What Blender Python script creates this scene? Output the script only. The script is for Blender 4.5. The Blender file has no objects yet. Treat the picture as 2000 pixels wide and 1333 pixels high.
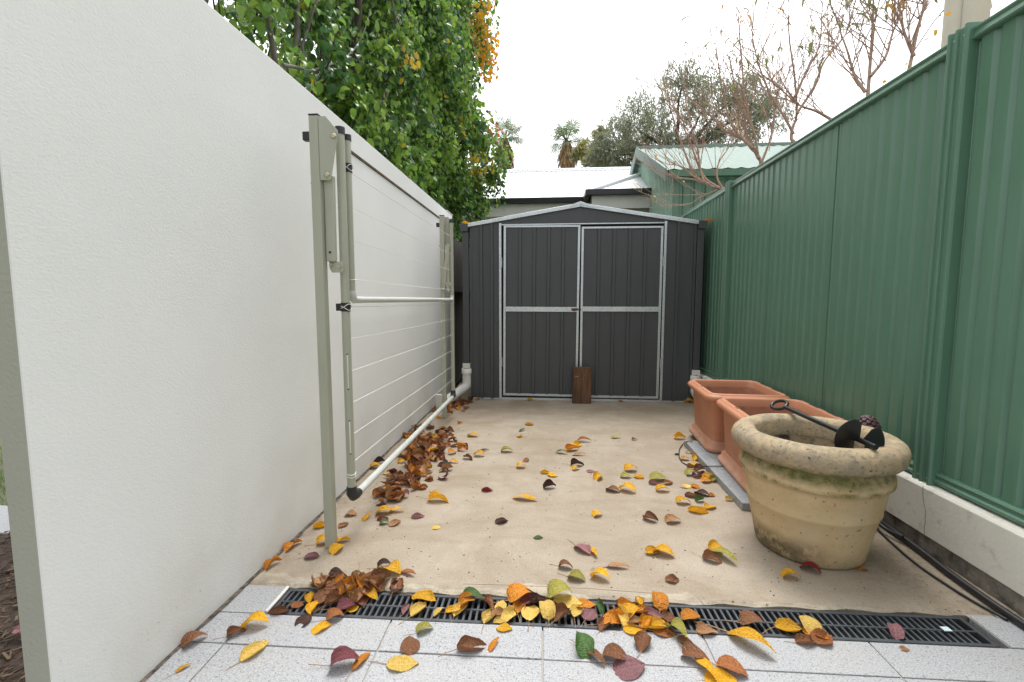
import bpy, bmesh, math, random
import numpy as np
from mathutils import Vector, Matrix
R = math.radians
S = bpy.context.scene
COL = S.collection
# ------------------------------------------------------------------ camera, sky, sun, exposure
FPX, CAMH = 889.0, 1.10                      # focal length in pixels of a 2000 px wide frame
PITCH, YAW = R(5.174), R(4.611)
cam = bpy.data.cameras.new('camera'); cam.sensor_width = 36.0; cam.lens = FPX / 2000 * 36
cam.clip_start = 0.02; cam.clip_end = 3000
cam_o = bpy.data.objects.new('camera', cam); COL.objects.link(cam_o)
cam_o.location = (0, 0, CAMH); cam_o.rotation_euler = (R(90) - PITCH, 0, YAW)
S.camera = cam_o
SUN_EL, SUN_AZ = R(70), R(8)               # azimuth clockwise from +y
W = bpy.data.worlds.new('World'); S.world = W; W.use_nodes = True
wn, wl = W.node_tree.nodes, W.node_tree.links
wn.clear()
sky = wn.new('ShaderNodeTexSky'); sky.sky_type = 'NISHITA'; sky.sun_disc = False
sky.sun_elevation = SUN_EL; sky.sun_rotation = SUN_AZ
sky.air_density = 1.0; sky.dust_density = 4.0; sky.ozone_density = 1.0
hs = wn.new('ShaderNodeHueSaturation'); hs.inputs['Saturation'].default_value = 0.12
bg = wn.new('ShaderNodeBackground'); bg.inputs['Strength'].default_value = 0.15
wo = wn.new('ShaderNodeOutputWorld')
wl.new(sky.outputs[0], hs.inputs['Color']); wl.new(hs.outputs[0], bg.inputs['Color']); wl.new(bg.outputs[0], wo.inputs['Surface'])
sun = bpy.data.lights.new('sun', 'SUN'); sun.energy = 0.5; sun.angle = R(20); sun.color = (1.0, .965, .91)
sun_o = bpy.data.objects.new('sun', sun); COL.objects.link(sun_o)
sd = Vector((math.sin(SUN_AZ) * math.cos(SUN_EL), math.cos(SUN_AZ) * math.cos(SUN_EL), math.sin(SUN_EL)))
sun_o.rotation_euler = sd.to_track_quat('Z', 'Y').to_euler()
S.view_settings.view_transform = 'Standard'; S.view_settings.look = 'None'
S.view_settings.exposure = 1.38; S.view_settings.gamma = 1.0; S.view_settings.use_curve_mapping = False
S.cycles.max_bounces = 8; S.cycles.use_denoising = True

rng = random.Random(7)
NR = np.random.default_rng(11)
# ------------------------------------------------------------------ photo measurement -> world position
_th, _ps = PITCH, YAW
FW = np.array([-math.sin(_ps) * math.cos(_th), math.cos(_ps) * math.cos(_th), -math.sin(_th)])
RT = np.array([math.cos(_ps), math.sin(_ps), 0.0]); UP = np.cross(RT, FW)
CP = np.array([0, 0, CAMH])
def ray(u, v): return FW * FPX + RT * (u - 1000) - UP * (v - 666.5)
def at_z(u, v, z=0.0): d = ray(u, v); return CP + d * (z - CAMH) / d[2]
def at_x(u, v, x): d = ray(u, v); return CP + d * x / d[0]
def at_y(u, v, y): d = ray(u, v); return CP + d * y / d[1]

# ------------------------------------------------------------------ mesh helpers
class MB:
    def __init__(s): s.v, s.f, s.m, s.sm = [], [], [], []
    def add(s, vs, fs, m=0, smooth=False):
        o = len(s.v); s.v.extend([tuple(map(float, p)) for p in vs])
        for f in fs: s.f.append([i + o for i in f]); s.m.append(m); s.sm.append(smooth)
    def box(s, x0, x1, y0, y1, z0, z1, m=0):
        s.add([(x0,y0,z0),(x1,y0,z0),(x1,y1,z0),(x0,y1,z0),(x0,y0,z1),(x1,y0,z1),(x1,y1,z1),(x0,y1,z1)],
              [(0,3,2,1),(4,5,6,7),(0,1,5,4),(1,2,6,5),(2,3,7,6),(3,0,4,7)], m)
    def obox(s, c, ax, ay, az, m=0):            # centre and three half-axis vectors
        c, ax, ay, az = map(Vector, (c, ax, ay, az)); P = []
        for k in (-1, 1):
            for i, j in ((-1,-1),(1,-1),(1,1),(-1,1)): P.append(c + ax*i + ay*j + az*k)
        s.add(P, [(0,3,2,1),(4,5,6,7),(0,1,5,4),(1,2,6,5),(2,3,7,6),(3,0,4,7)], m)
    def tube(s, path, r, n=10, m=0, cap=True, smooth=True):
        P = [Vector(p) for p in path]; k = len(P)
        rr = r if isinstance(r, (list, tuple)) else [r] * k
        u = None; rings = []
        for i in range(k):
            t = (P[min(i+1, k-1)] - P[max(i-1, 0)]).normalized()
            if u is None:
                u = t.orthogonal().normalized()
            else:
                u = (u - t * u.dot(t))
                u = u.normalized() if u.length > 1e-6 else t.orthogonal().normalized()
            w = t.cross(u)
            rings.append([P[i] + (u*math.cos(a) + w*math.sin(a)) * rr[i] for a in [2*math.pi*j/n for j in range(n)]])
        vs = [p for g in rings for p in g]; fs = []
        for i in range(k-1):
            for j in range(n):
                fs.append((i*n+j, i*n+(j+1)%n, (i+1)*n+(j+1)%n, (i+1)*n+j))
        s.add(vs, fs, m, smooth)
        if cap:
            s.add(rings[0], [list(range(n))[::-1]], m); s.add(rings[-1], [list(range(n))], m)
    def lathe(s, prof, n=64, c=(0,0,0), m=0, smooth=True):
        vs = [(c[0]+r*math.cos(2*math.pi*j/n), c[1]+r*math.sin(2*math.pi*j/n), c[2]+z) for r, z in prof for j in range(n)]
        fs = [(i*n+j, i*n+(j+1)%n, (i+1)*n+(j+1)%n, (i+1)*n+j) for i in range(len(prof)-1) for j in range(n)]
        s.add(vs, fs, m, smooth)
    def extrude(s, poly, fn, t0, t1, m=0, cap=True):   # closed 2D polygon swept from t0 to t1; fn(a,b,t) -> point
        n = len(poly)
        vs = [fn(a, b, t0) for a, b in poly] + [fn(a, b, t1) for a, b in poly]
        fs = [(i, (i+1) % n, n+(i+1) % n, n+i) for i in range(n)]
        if cap: fs += [list(range(n))[::-1], list(range(n, 2*n))]
        s.add(vs, fs, m)
    def strip(s, line, fn, t0, t1, m=0):               # open 2D line swept
        n = len(line)
        vs = [fn(a, b, t0) for a, b in line] + [fn(a, b, t1) for a, b in line]
        s.add(vs, [(i, i+1, n+i+1, n+i) for i in range(n-1)], m)
    def mesh(s, name, mats=(), fix=True):
        me = bpy.data.meshes.new(name); me.from_pydata(s.v, [], s.f)
        for x in mats: me.materials.append(x)
        me.polygons.foreach_set('material_index', s.m); me.polygons.foreach_set('use_smooth', s.sm)
        if fix:
            bm = bmesh.new(); bm.from_mesh(me); bmesh.ops.recalc_face_normals(bm, faces=bm.faces); bm.to_mesh(me); bm.free()
        me.update(); return me
    def build(s, name, mats, parent=None, bevel=0, seg=2, fix=True, **kw):
        if not isinstance(mats, (list, tuple)): mats = [mats]
        return link(name, s.mesh(name, mats, fix), parent, bevel, seg, **kw)
def link(name, me, parent=None, bevel=0, seg=2, loc=None, rot=None, mat=None):
    o = bpy.data.objects.new(name, me); COL.objects.link(o)
    if parent: o.parent = parent
    if loc is not None: o.location = loc
    if rot is not None: o.rotation_euler = rot
    if mat is not None:
        o.material_slots[0].link = 'OBJECT'; o.material_slots[0].material = mat
    if bevel:
        b = o.modifiers.new('edge', 'BEVEL'); b.width = bevel; b.segments = seg; b.limit_method = 'ANGLE'; b.angle_limit = R(40)
    return o
def tag(o, label, cat, group=None, kind=None):
    if label: o['label'] = label
    if cat: o['category'] = cat
    if group: o['group'] = group
    if kind: o['kind'] = kind
    return o
def thing(name, label, cat, loc=(0,0,0), group=None, rz=0):
    o = bpy.data.objects.new(name, None); COL.objects.link(o); o.location = loc; o.rotation_euler = (0,0,rz); o.empty_display_size = .1
    return tag(o, label, cat, group)
def struct(o): o['kind'] = 'structure'; return o
def stuff(o): o['kind'] = 'stuff'; return o

# ------------------------------------------------------------------ materials
class NT:
    def __init__(s, name):
        s.mat = bpy.data.materials.new(name); s.mat.use_nodes = True
        s.n, s.l = s.mat.node_tree.nodes, s.mat.node_tree.links
        s.b = s.n['Principled BSDF']; s.out = s.n['Material Output']
        s.tc = s.n.new('ShaderNodeTexCoord')
    def co(s, scale=(1,1,1), space='Object', off=None):
        mp = s.n.new('ShaderNodeMapping'); mp.inputs['Scale'].default_value = scale
        s.l.new(s.tc.outputs[space], mp.inputs['Vector'])
        if off is not None: s.l.new(off, mp.inputs['Location'])
        return mp.outputs[0]
    def noise(s, sc, detail=4, rough=.55, vec=None, dist=0):
        t = s.n.new('ShaderNodeTexNoise'); t.inputs['Scale'].default_value = sc; t.inputs['Detail'].default_value = detail
        t.inputs['Roughness'].default_value = rough; t.inputs['Distortion'].default_value = dist
        s.l.new(vec if vec is not None else s.tc.outputs['Object'], t.inputs['Vector']); return t.outputs['Fac']
    def voro(s, sc, vec=None, feature='F1', out='Distance'):
        t = s.n.new('ShaderNodeTexVoronoi'); t.inputs['Scale'].default_value = sc; t.feature = feature
        s.l.new(vec if vec is not None else s.tc.outputs['Object'], t.inputs['Vector']); return t.outputs[out]
    def ramp(s, fac, a, b, c0=(0,0,0,1), c1=(1,1,1,1)):
        r = s.n.new('ShaderNodeValToRGB'); e = r.color_ramp.elements
        e[0].position, e[1].position = a, b; e[0].color, e[1].color = c0, c1
        s.l.new(fac, r.inputs[0]); return r.outputs[0]
    def mix(s, fac, a, b, mode='MIX'):
        m = s.n.new('ShaderNodeMix'); m.data_type = 'RGBA'; m.blend_type = mode
        for sock, val in ((0, fac), (6, a), (7, b)):
            if hasattr(val, 'links') or hasattr(val, 'is_linked'): s.l.new(val, m.inputs[sock])
            elif isinstance(val, (tuple, list)): m.inputs[sock].default_value = tuple(val) + ((1,) if len(val) == 3 else ())
            else: m.inputs[sock].default_value = val
        return m.outputs[2]
    def math(s, op, a, b=0.0):
        m = s.n.new('ShaderNodeMath'); m.operation = op
        for i, val in enumerate((a, b)):
            if hasattr(val, 'is_linked'): s.l.new(val, m.inputs[i])
            else: m.inputs[i].default_value = val
        return m.outputs[0]
    def sep(s, axis, space='Object'):
        x = s.n.new('ShaderNodeSeparateXYZ'); s.l.new(s.tc.outputs[space], x.inputs[0]); return x.outputs[axis]
    def rand(s): 
        o = s.n.new('ShaderNodeObjectInfo'); return o.outputs['Random']
    def maprange(s, v, a, b, c=0.0, d=1.0):
        m = s.n.new('ShaderNodeMapRange'); s.l.new(v, m.inputs[0])
        for i, q in zip((1,2,3,4), (a,b,c,d)): m.inputs[i].default_value = q
        return m.outputs[0]
    def bump(s, h, strength=.3, dist=.005, prev=None):
        b = s.n.new('ShaderNodeBump'); b.inputs['Strength'].default_value = strength; b.inputs['Distance'].default_value = dist
        s.l.new(h, b.inputs['Height'])
        if prev is not None: s.l.new(prev, b.inputs['Normal'])
        return b.outputs[0]
    def done(s, color=None, rough=.6, normal=None, metal=0, spec=.5):
        if color is not None:
            if hasattr(color, 'is_linked'): s.l.new(color, s.b.inputs['Base Color'])
            else: s.b.inputs['Base Color'].default_value = tuple(color) + (1,)
        if hasattr(rough, 'is_linked'): s.l.new(rough, s.b.inputs['Roughness'])
        else: s.b.inputs['Roughness'].default_value = rough
        s.b.inputs['Metallic'].default_value = metal; s.b.inputs['Specular IOR Level'].default_value = spec
        if normal is not None: s.l.new(normal, s.b.inputs['Normal'])
        return s.mat

def simple(name, c, rough=.6, var=.12, sc=6, metal=0, spec=.5, bump=0, bsc=80):
    t = NT(name); n = t.noise(sc, 5)
    d = tuple(x*(1-var) for x in c); l = tuple(min(1, x*(1+var)) for x in c)
    nrm = t.bump(t.noise(bsc, 3), bump, .002) if bump else None
    return t.done(t.mix(t.ramp(n, .3, .7), d, l), rough, nrm, metal, spec)

M = {}
def mk():
    # white render, rolled texture with light grime low down
    t = NT('cream render'); z = t.sep(2)
    base = t.mix(t.ramp(t.noise(1.1, 5), .3, .7), (.685,.69,.665), (.74,.745,.72))
    low = t.math('MULTIPLY', t.maprange(z, .55, 0.0), t.ramp(t.noise(3.5, 6), .40, .72))
    c = t.mix(t.math('MULTIPLY', low, .45), base, (.50,.46,.38))
    sp = t.math('MULTIPLY', t.ramp(t.noise(60, 2), .70, .76), t.maprange(z, .35, 0.0))
    c = t.mix(t.math('MULTIPLY', sp, .7), c, (.2,.17,.12))
    b = t.bump(t.noise(185, 3, .6, vec=t.co((1,.65,1))), .36, .0027); b = t.bump(t.noise(3, 2), .10, .02, b)
    M['wall'] = t.done(c, .82, b, spec=.25)
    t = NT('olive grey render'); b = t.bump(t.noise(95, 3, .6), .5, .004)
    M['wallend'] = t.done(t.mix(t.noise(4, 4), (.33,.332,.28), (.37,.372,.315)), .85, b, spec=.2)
    # slab
    t = NT('weathered concrete')
    c = t.mix(t.ramp(t.noise(1.7, 7, .65, dist=.8), .36, .64), (.262,.210,.150), (.335,.285,.222))
    c = t.mix(t.math('MULTIPLY', t.ramp(t.noise(5, 8, .7), .52, .75), .55), c, (.40,.35,.28))
    c = t.mix(t.math('MULTIPLY', t.ramp(t.noise(2.2, 6, .65, vec=t.co((1,1,1)), dist=1.2), .56, .74), .35), c, (.215,.155,.098))
    st = t.math('MULTIPLY', t.ramp(t.noise(3.0, 6, .65, vec=t.co((.5,1.6,1)), dist=1.5), .50, .66), .5); c = t.mix(st, c, (.225,.168,.11))
    pb = t.math('MULTIPLY', t.maprange(t.math('ADD', t.sep(1), t.math('MULTIPLY', t.noise(3.5, 5, .5, dist=.6), .22)), 1.752, 1.738), 1.0); c = t.mix(t.math('MULTIPLY', pb, .6), c, (.45,.40,.31))
    v = t.co((1,2.2,1)); fl = t.ramp(t.noise(70, 2, .5, vec=v), .665, .71)
    c = t.mix(t.math('MULTIPLY', fl, .75), c, (.09,.062,.038))
    fl2 = t.math('MULTIPLY', t.ramp(t.noise(24, 5, .7), .66, .76), .5)
    c = t.mix(fl2, c, (.16,.115,.07))
    # dirt speckled towards the kerb and along the drain
    c = t.mix(t.ramp(t.noise(120, 4, .7), .35, .65), t.mix(1.0, c, (.86,.86,.86), 'MULTIPLY'), t.mix(1.0, c, (1.10,1.10,1.10), 'MULTIPLY'))
    k = t.math('MULTIPLY', t.maprange(t.sep(0), 1.15, 1.6), t.ramp(t.noise(38, 4, .7), .50, .62)); c = t.mix(t.math('MULTIPLY', k, .6), c, (.13,.105,.075))
    k = t.math('MULTIPLY', t.maprange(t.sep(1), 1.66, 1.60), t.ramp(t.noise(16, 5, .7), .40, .60)); c = t.mix(t.math('MULTIPLY', k, .55), c, (.10,.085,.065))
    k = t.math('MULTIPLY', t.maprange(t.sep(0), -1.0, -1.13), t.ramp(t.noise(14, 5, .7), .40, .6)); c = t.mix(t.math('MULTIPLY', k, .55), c, (.17,.13,.09))
    b = t.bump(t.noise(140, 4), .22, .002); b = t.bump(t.noise(7, 5), .25, .008, b)
    M['slab'] = t.done(c, t.ramp(t.noise(3, 4), .3, .7, (.55,)*3+(1,), (.8,)*3+(1,)), b, spec=.35)
    # granite
    t = NT('grey granite'); off = t.rand(); cv = t.n.new('ShaderNodeCombineXYZ')
    t.l.new(t.math('MULTIPLY', off, 37.0), cv.inputs[0]); t.l.new(t.math('MULTIPLY', off, 11.0), cv.inputs[1]); vec = t.co((1,1,1), off=cv.outputs[0])
    g = t.ramp(t.noise(230, 3, .7, vec=vec), .36, .62, (.225,.23,.24,1), (.395,.40,.41,1))
    g = t.mix(t.ramp(t.noise(130, 2, .5, vec=vec), .61, .67), g, (.15,.155,.165))
    g = t.mix(t.math('MULTIPLY', t.ramp(t.noise(4, 5, .6, vec=vec), .45, .75), .22), g, (.40,.37,.32))
    M['granite'] = t.done(g, .62, t.bump(t.noise(200, 3, vec=vec), .12, .001), spec=.4)
    t = NT('grout'); M['grout'] = t.done(t.mix(t.noise(30, 4), (.27,.25,.225), (.38,.355,.32)), .9)
    # kerb
    t = NT('kerb render'); c = t.mix(t.ramp(t.noise(2.5, 6, .65), .3, .7), (.58,.565,.49), (.72,.70,.62))
    c = t.mix(t.math('MULTIPLY', t.ramp(t.noise(14, 5), .58, .72), .4), c, (.25,.22,.17))
    M['kerb'] = t.done(c, .85, t.bump(t.noise(60, 4), .3, .004), spec=.25)
    t = NT('bare footing concrete'); c = t.mix(t.ramp(t.noise(11, 8, .7), .35, .65), (.07,.062,.053), (.32,.29,.24))
    M['footing'] = t.done(c, .9, t.bump(t.noise(40, 5), .8, .01), spec=.2)
    # painted and plain metals
    def steel(name, c, rough=.38, bs=.04):
        t = NT(name); n = t.noise(3, 5, vec=t.co((6,6,.8)))
        col = t.mix(t.ramp(n, .3, .7), tuple(x*.93 for x in c), tuple(x*1.06 for x in c))
        sp = t.math('MULTIPLY', t.ramp(t.noise(90, 2), .74, .77), .5); col = t.mix(sp, col, tuple(x*1.7+.02 for x in c))
        return t.done(col, t.ramp(t.noise(5, 4), .3, .7, (rough-.02,)*3+(1,), (rough+.03,)*3+(1,)), t.bump(t.noise(1.6, 1, vec=t.co((2,2,.35))), bs, .01), spec=.5)
    M['green'] = steel('green fence steel', (.104,.208,.142), .30, .012)
    M['green_pale'] = simple('pale green roof', (.20,.265,.232), .75, .06)
    M['shed'] = steel('charcoal shed steel', (.058,.062,.066), .48)
    t = NT('galvanised steel'); n = t.voro(55); c = t.mix(t.ramp(n, 0, .8), (.46,.50,.52), (.62,.66,.68))
    M['zinc'] = t.done(c, t.ramp(t.noise(12, 5), .3, .7, (.34,)*3+(1,), (.55,)*3+(1,)), None, .75)
    M['gap'] = simple('shed interior black', (.006,.006,.006), .9)
    t = NT('clothesline enamel'); c = t.mix(t.ramp(t.noise(3, 5, vec=t.co((3,3,.6))), .35, .7), (.345,.35,.275), (.40,.405,.325))
    M['enamel'] = t.done(c, .42, spec=.5)
    M['enamel_pale'] = simple('pale enamel rail', (.52,.54,.50), .35, .06)
    M['rope'] = simple('white line', (.72,.70,.62), .6)
    M['bolt'] = simple('yellow zinc bolt', (.50,.46,.33), .35, .15, metal=.6)
    M['blackp'] = simple('black plastic', (.018,.019,.022), .5, .2)
    t = NT('drain plastic'); c = t.mix(t.ramp(t.noise(9, 5), .35, .75), (.030,.034,.039), (.062,.070,.080)); M['grate'] = t.done(c, .55)
    M['pit'] = simple('drain channel', (.010,.010,.010), .8)
    M['pvc'] = simple('white pvc', (.66,.645,.60), .45, .07, 9)
    M['hose'] = simple('black poly pipe', (.014,.014,.015), .42, .2)
    # pot
    t = NT('stained cast stone'); z = t.sep(2)
    c = t.mix(t.ramp(t.noise(7, 6, .65), .3, .72), (.46,.335,.175), (.585,.455,.27))
    c = t.mix(t.math('MULTIPLY', t.ramp(t.noise(3.2, 5, dist=.6), .45, .7), .5), c, (.47,.37,.26))
    c = t.mix(t.math('MULTIPLY', t.ramp(t.noise(2.6, 7, .7, vec=t.co((1,1,1.8)), dist=.8), .50, .68), .55), c, (.33,.225,.12))
    c = t.mix(t.math('MULTIPLY', t.ramp(t.noise(28, 5, .7), .52, .70), .35), c, (.30,.22,.13))
    rim = t.math('MULTIPLY', t.maprange(z, .385, .43), t.ramp(t.noise(15, 8, .75), .30, .60))
    c = t.mix(t.math('MULTIPLY', rim, .85), c, (.23,.20,.155))
    rs = t.math('MULTIPLY', t.maprange(z, .40, .44), t.ramp(t.noise(75, 3, .6), .52, .66)); c = t.mix(t.math('MULTIPLY', rs, .5), c, (.11,.10,.08))
    zn = t.math('ADD', z, t.math('MULTIPLY', t.math('SUBTRACT', t.noise(5, 4), .5), .05))
    band = t.math('MULTIPLY', t.maprange(zn, .365, .395), t.maprange(zn, .452, .418))
    moss = t.math('MULTIPLY', band, t.ramp(t.noise(9, 8, .72), .34, .54)); c = t.mix(t.math('MULTIPLY', moss, t.ramp(t.noise(30, 6, .7), .3, .6, (.45,)*3+(1,), (.95,)*3+(1,))), c, t.mix(t.noise(22, 5), (.045,.055,.010), (.13,.14,.03)))
    b2 = t.math('MULTIPLY', t.maprange(zn, .335, .35), t.maprange(zn, .372, .358))
    c = t.mix(t.math('MULTIPLY', t.math('MULTIPLY', b2, t.ramp(t.noise(11, 6, .7), .42, .6)), .8), c, (.085,.095,.02))
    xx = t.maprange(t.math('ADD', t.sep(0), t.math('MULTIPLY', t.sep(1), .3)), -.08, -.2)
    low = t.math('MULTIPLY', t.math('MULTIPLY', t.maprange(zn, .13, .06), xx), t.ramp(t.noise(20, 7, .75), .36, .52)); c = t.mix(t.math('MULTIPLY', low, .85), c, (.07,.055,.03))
    low = t.math('MULTIPLY', t.maprange(zn, .09, .02), t.ramp(t.noise(16, 7, .7), .38, .58)); c = t.mix(t.math('MULTIPLY', low, .5), c, (.20,.17,.09))
    pits = t.ramp(t.noise(60, 2, .5), .69, .72); c = t.mix(t.math('MULTIPLY', pits, .75), c, (.06,.04,.025))
    gp = t.math('MULTIPLY', t.ramp(t.noise(4.5, 5, .6), .53, .66), t.maprange(z, .2, .05)); c = t.mix(t.math('MULTIPLY', gp, .35), c, (.25,.24,.12))
    b = t.bump(t.noise(9, 6, .6), .3, .012); b = t.bump(t.noise(60, 5, .65), .4, .004, b); b = t.bump(t.math('SUBTRACT', 1, pits), .5, .004, b)
    M['stone'] = t.done(c, .88, b, spec=.25)
    t = NT('mouldy pot lining'); c = t.mix(t.ramp(t.noise(6, 6, .7), .3, .7), (.33,.25,.15), (.47,.39,.27))
    c = t.mix(t.math('MULTIPLY', t.ramp(t.noise(7, 8, .8), .47, .58), .95), c, (.03,.025,.018)); M['lining'] = t.done(c, .9, t.bump(t.noise(40, 5), .4, .004))
    M['soil'] = simple('dry soil', (.07,.05,.035), .95, .5, 25, bump=.9, bsc=40)
    t = NT('terracotta plastic'); z = t.sep(2); c = t.mix(t.ramp(t.noise(4, 5), .3, .7), (.39,.155,.078), (.47,.20,.11))
    sc = t.ramp(t.noise(30, 5, .7, vec=t.co((1,1,.25))), .58, .75); c = t.mix(t.math('MULTIPLY', sc, .35), c, (.64,.43,.33))
    du = t.math('MULTIPLY', t.maprange(z, .13, .02), t.ramp(t.noise(8, 6), .3, .65)); c = t.mix(t.math('MULTIPLY', du, .75), c, (.56,.38,.29))
    up = t.maprange(z, .33, .36); c = t.mix(t.math('MULTIPLY', up, .28), c, (.56,.275,.16))
    M['terra'] = t.done(c, .55, t.bump(t.noise(120, 3), .06, .001), spec=.4)
    t = NT('shade darkened terracotta'); c = t.mix(t.ramp(t.noise(5, 6, .7), .35, .65), (.26,.105,.058), (.35,.15,.085)); c = t.mix(t.math('MULTIPLY', t.ramp(t.noise(11, 7, .75), .48, .68), .7), c, (.13,.065,.042)); M['terra_in'] = t.done(c, .75)  # planter inside: its shade is put into a darker, blotchy terracotta colour
    M['slabstone'] = simple('bluestone slab', (.25,.26,.27), .7, .22, 60, bump=.2, bsc=120)
    t = NT('old hardwood'); v = t.co((9,9,.9)); c = t.mix(t.ramp(t.noise(4, 6, .6, vec=v), .3, .7), (.035,.017,.008), (.17,.085,.042))
    c = t.mix(t.math('MULTIPLY', t.ramp(t.noise(9, 6, .7), .58, .75), .5), c, (.26,.19,.13))
    wh = t.math('MULTIPLY', t.ramp(t.noise(26, 4, .7, vec=t.co((1,1,1.8))), .60, .68), t.math('MULTIPLY', t.maprange(t.sep(2), .255, .275), t.maprange(t.sep(2), .345, .315)))
    c = t.mix(t.math('MULTIPLY', wh, .75), c, (.55,.50,.42)); M['block'] = t.done(c, .85, t.bump(t.noise(8, 5, vec=v), .5, .004))
    t = NT('old dark paling'); v = t.co((14,14,1)); M['paling'] = t.done(t.mix(t.ramp(t.noise(3, 6, .6, vec=v), .3, .7), (.025,.022,.02), (.12,.105,.09)), .9)
    M['iron'] = simple('black enamelled steel', (.010,.0105,.012), .33, .25, 12)
    M['rust'] = simple('rusty latch', (.13,.055,.03), .8, .5, 60)
    M['label'] = simple('faded white sticker', (.62,.65,.64), .5, .06)
    M['lump'] = NT('dark purple seed head').done((.07,.032,.038), .5)
    M['cream'] = simple('cream paint', (.66,.60,.50), .5, .05)
    M['fascia'] = simple('white fascia', (.74,.73,.70), .5, .04); M['housewall'] = simple('beige house wall', (.40,.37,.32), .8, .05)
    M['gutter'] = simple('dark house gutter', (.018,.019,.022), .4, .15)
    t = NT('white corrugated roof'); w = t.n.new('ShaderNodeTexWave'); w.wave_type='BANDS'; w.bands_direction='X'; w.inputs['Scale'].default_value = 4.1
    t.l.new(t.tc.outputs['Object'], w.inputs['Vector']); M['roof'] = t.done((.74,.75,.77), .45, t.bump(w.outputs['Fac'], .22, .012))
    # vegetation
    def bark(name, a, b): 
        t = NT(name); return t.done(t.mix(t.ramp(t.noise(9, 6, .7, vec=t.co((3,3,1))), .3, .7), a, b), .85, t.bump(t.noise(30, 5), .5, .006))
    M['bark'] = bark('grey pear bark', (.075,.062,.052), (.22,.195,.17)); M['bark_dark'] = bark('dark bark', (.03,.022,.018), (.09,.07,.055))
    M['peachbark'] = bark('reddish peach bark', (.28,.17,.125), (.48,.345,.265)); M['gumbark'] = bark('gum bark', (.06,.05,.042), (.17,.145,.12))
    M['palmbark'] = bark('palm trunk', (.10,.075,.05), (.2,.155,.11)); M['skirt'] = bark('dead palm fronds', (.22,.13,.06), (.42,.28,.15))
    def leaf(name, a, b, rough=.36, tr=.42, var=True):
        t = NT(name); g = t.n.new('ShaderNodeNewGeometry')
        f = g.outputs['Random Per Island']
        c = t.mix(f, a, b); t.done(c, rough, spec=.5)
        tl = t.n.new('ShaderNodeBsdfTranslucent'); t.l.new(t.mix(.5, c, tuple(min(1, x*1.6) for x in b)), tl.inputs['Color'])
        mx = t.n.new('ShaderNodeMixShader'); mx.inputs[0].default_value = tr
        t.l.new(t.b.outputs[0], mx.inputs[1]); t.l.new(tl.outputs[0], mx.inputs[2]); t.l.new(mx.outputs[0], t.out.inputs[0]); return t.mat
    M['lf_green'] = leaf('pear leaf green', (.085,.185,.036), (.17,.305,.05), .33)
    M['lf_mid'] = leaf('pear leaf light green', (.16,.29,.045), (.27,.40,.07), .35)
    M['lf_dark'] = leaf('pear leaf dark', (.034,.092,.034), (.065,.145,.045), .30)
    M['lf_yellow'] = leaf('pear leaf yellow', (.50,.33,.02), (.62,.42,.04), .4)
    M['lf_orange'] = leaf('pear leaf orange', (.60,.20,.012), (.66,.34,.02), .4)
    M['lf_red'] = leaf('pear leaf red', (.32,.06,.03), (.5,.14,.05), .4)
    M['gum_a'] = leaf('gum leaf grey green', (.19,.215,.15), (.30,.325,.23), .5, .3); M['gum_b'] = leaf('gum leaf olive', (.15,.165,.10), (.25,.26,.15), .5, .3)
    M['gum_y'] = leaf('yellow green leaf', (.30,.29,.09), (.42,.38,.14), .5, .25)
    M['palm_g'] = leaf('palm frond green', (.10,.155,.07), (.21,.27,.135), .45, .3)
    M['peachleaf'] = leaf('peach leaf', (.12,.16,.05), (.22,.24,.08), .45, .3); M['peachleaf_o'] = leaf('peach leaf orange', (.42,.2,.05), (.5,.3,.08), .45, .3)
    t = NT('bark mulch'); M['mulch'] = t.done(t.mix(t.ramp(t.noise(30, 6, .8), .35, .65), (.014,.009,.006), (.075,.045,.028)), .95, t.bump(t.noise(40, 5), 1, .02))
    M['chip'] = leaf('mulch chip', (.025,.014,.009), (.13,.085,.05), .9, 0.0); M['grass'] = leaf('grass blade', (.06,.12,.02), (.16,.24,.05), .6, .2)
    M['earth'] = simple('garden ground', (.09,.10,.05), .95, .3, 2)
mk()
LC = {  # fallen leaf colours: (light, dark blotch)
 'amber yellow': ((.80,.44,.014), (.56,.22,.012)), 'pale yellow': ((.82,.58,.15), (.66,.38,.05)), 'orange': ((.70,.27,.016), (.36,.10,.02)),
 'brown': ((.27,.115,.05), (.13,.046,.022)), 'dark brown': ((.075,.032,.022), (.03,.014,.012)), 'tan': ((.46,.25,.115), (.29,.12,.05)),
 'rust': ((.40,.15,.045), (.20,.06,.02)), 'maroon': ((.20,.055,.062), (.09,.022,.03)), 'mauve': ((.34,.165,.175), (.20,.08,.085)),
 'red': ((.27,.022,.024), (.12,.01,.012)), 'green': ((.085,.17,.045), (.04,.09,.02)), 'olive': ((.33,.33,.07), (.42,.30,.03)) }
LM = {}
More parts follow.
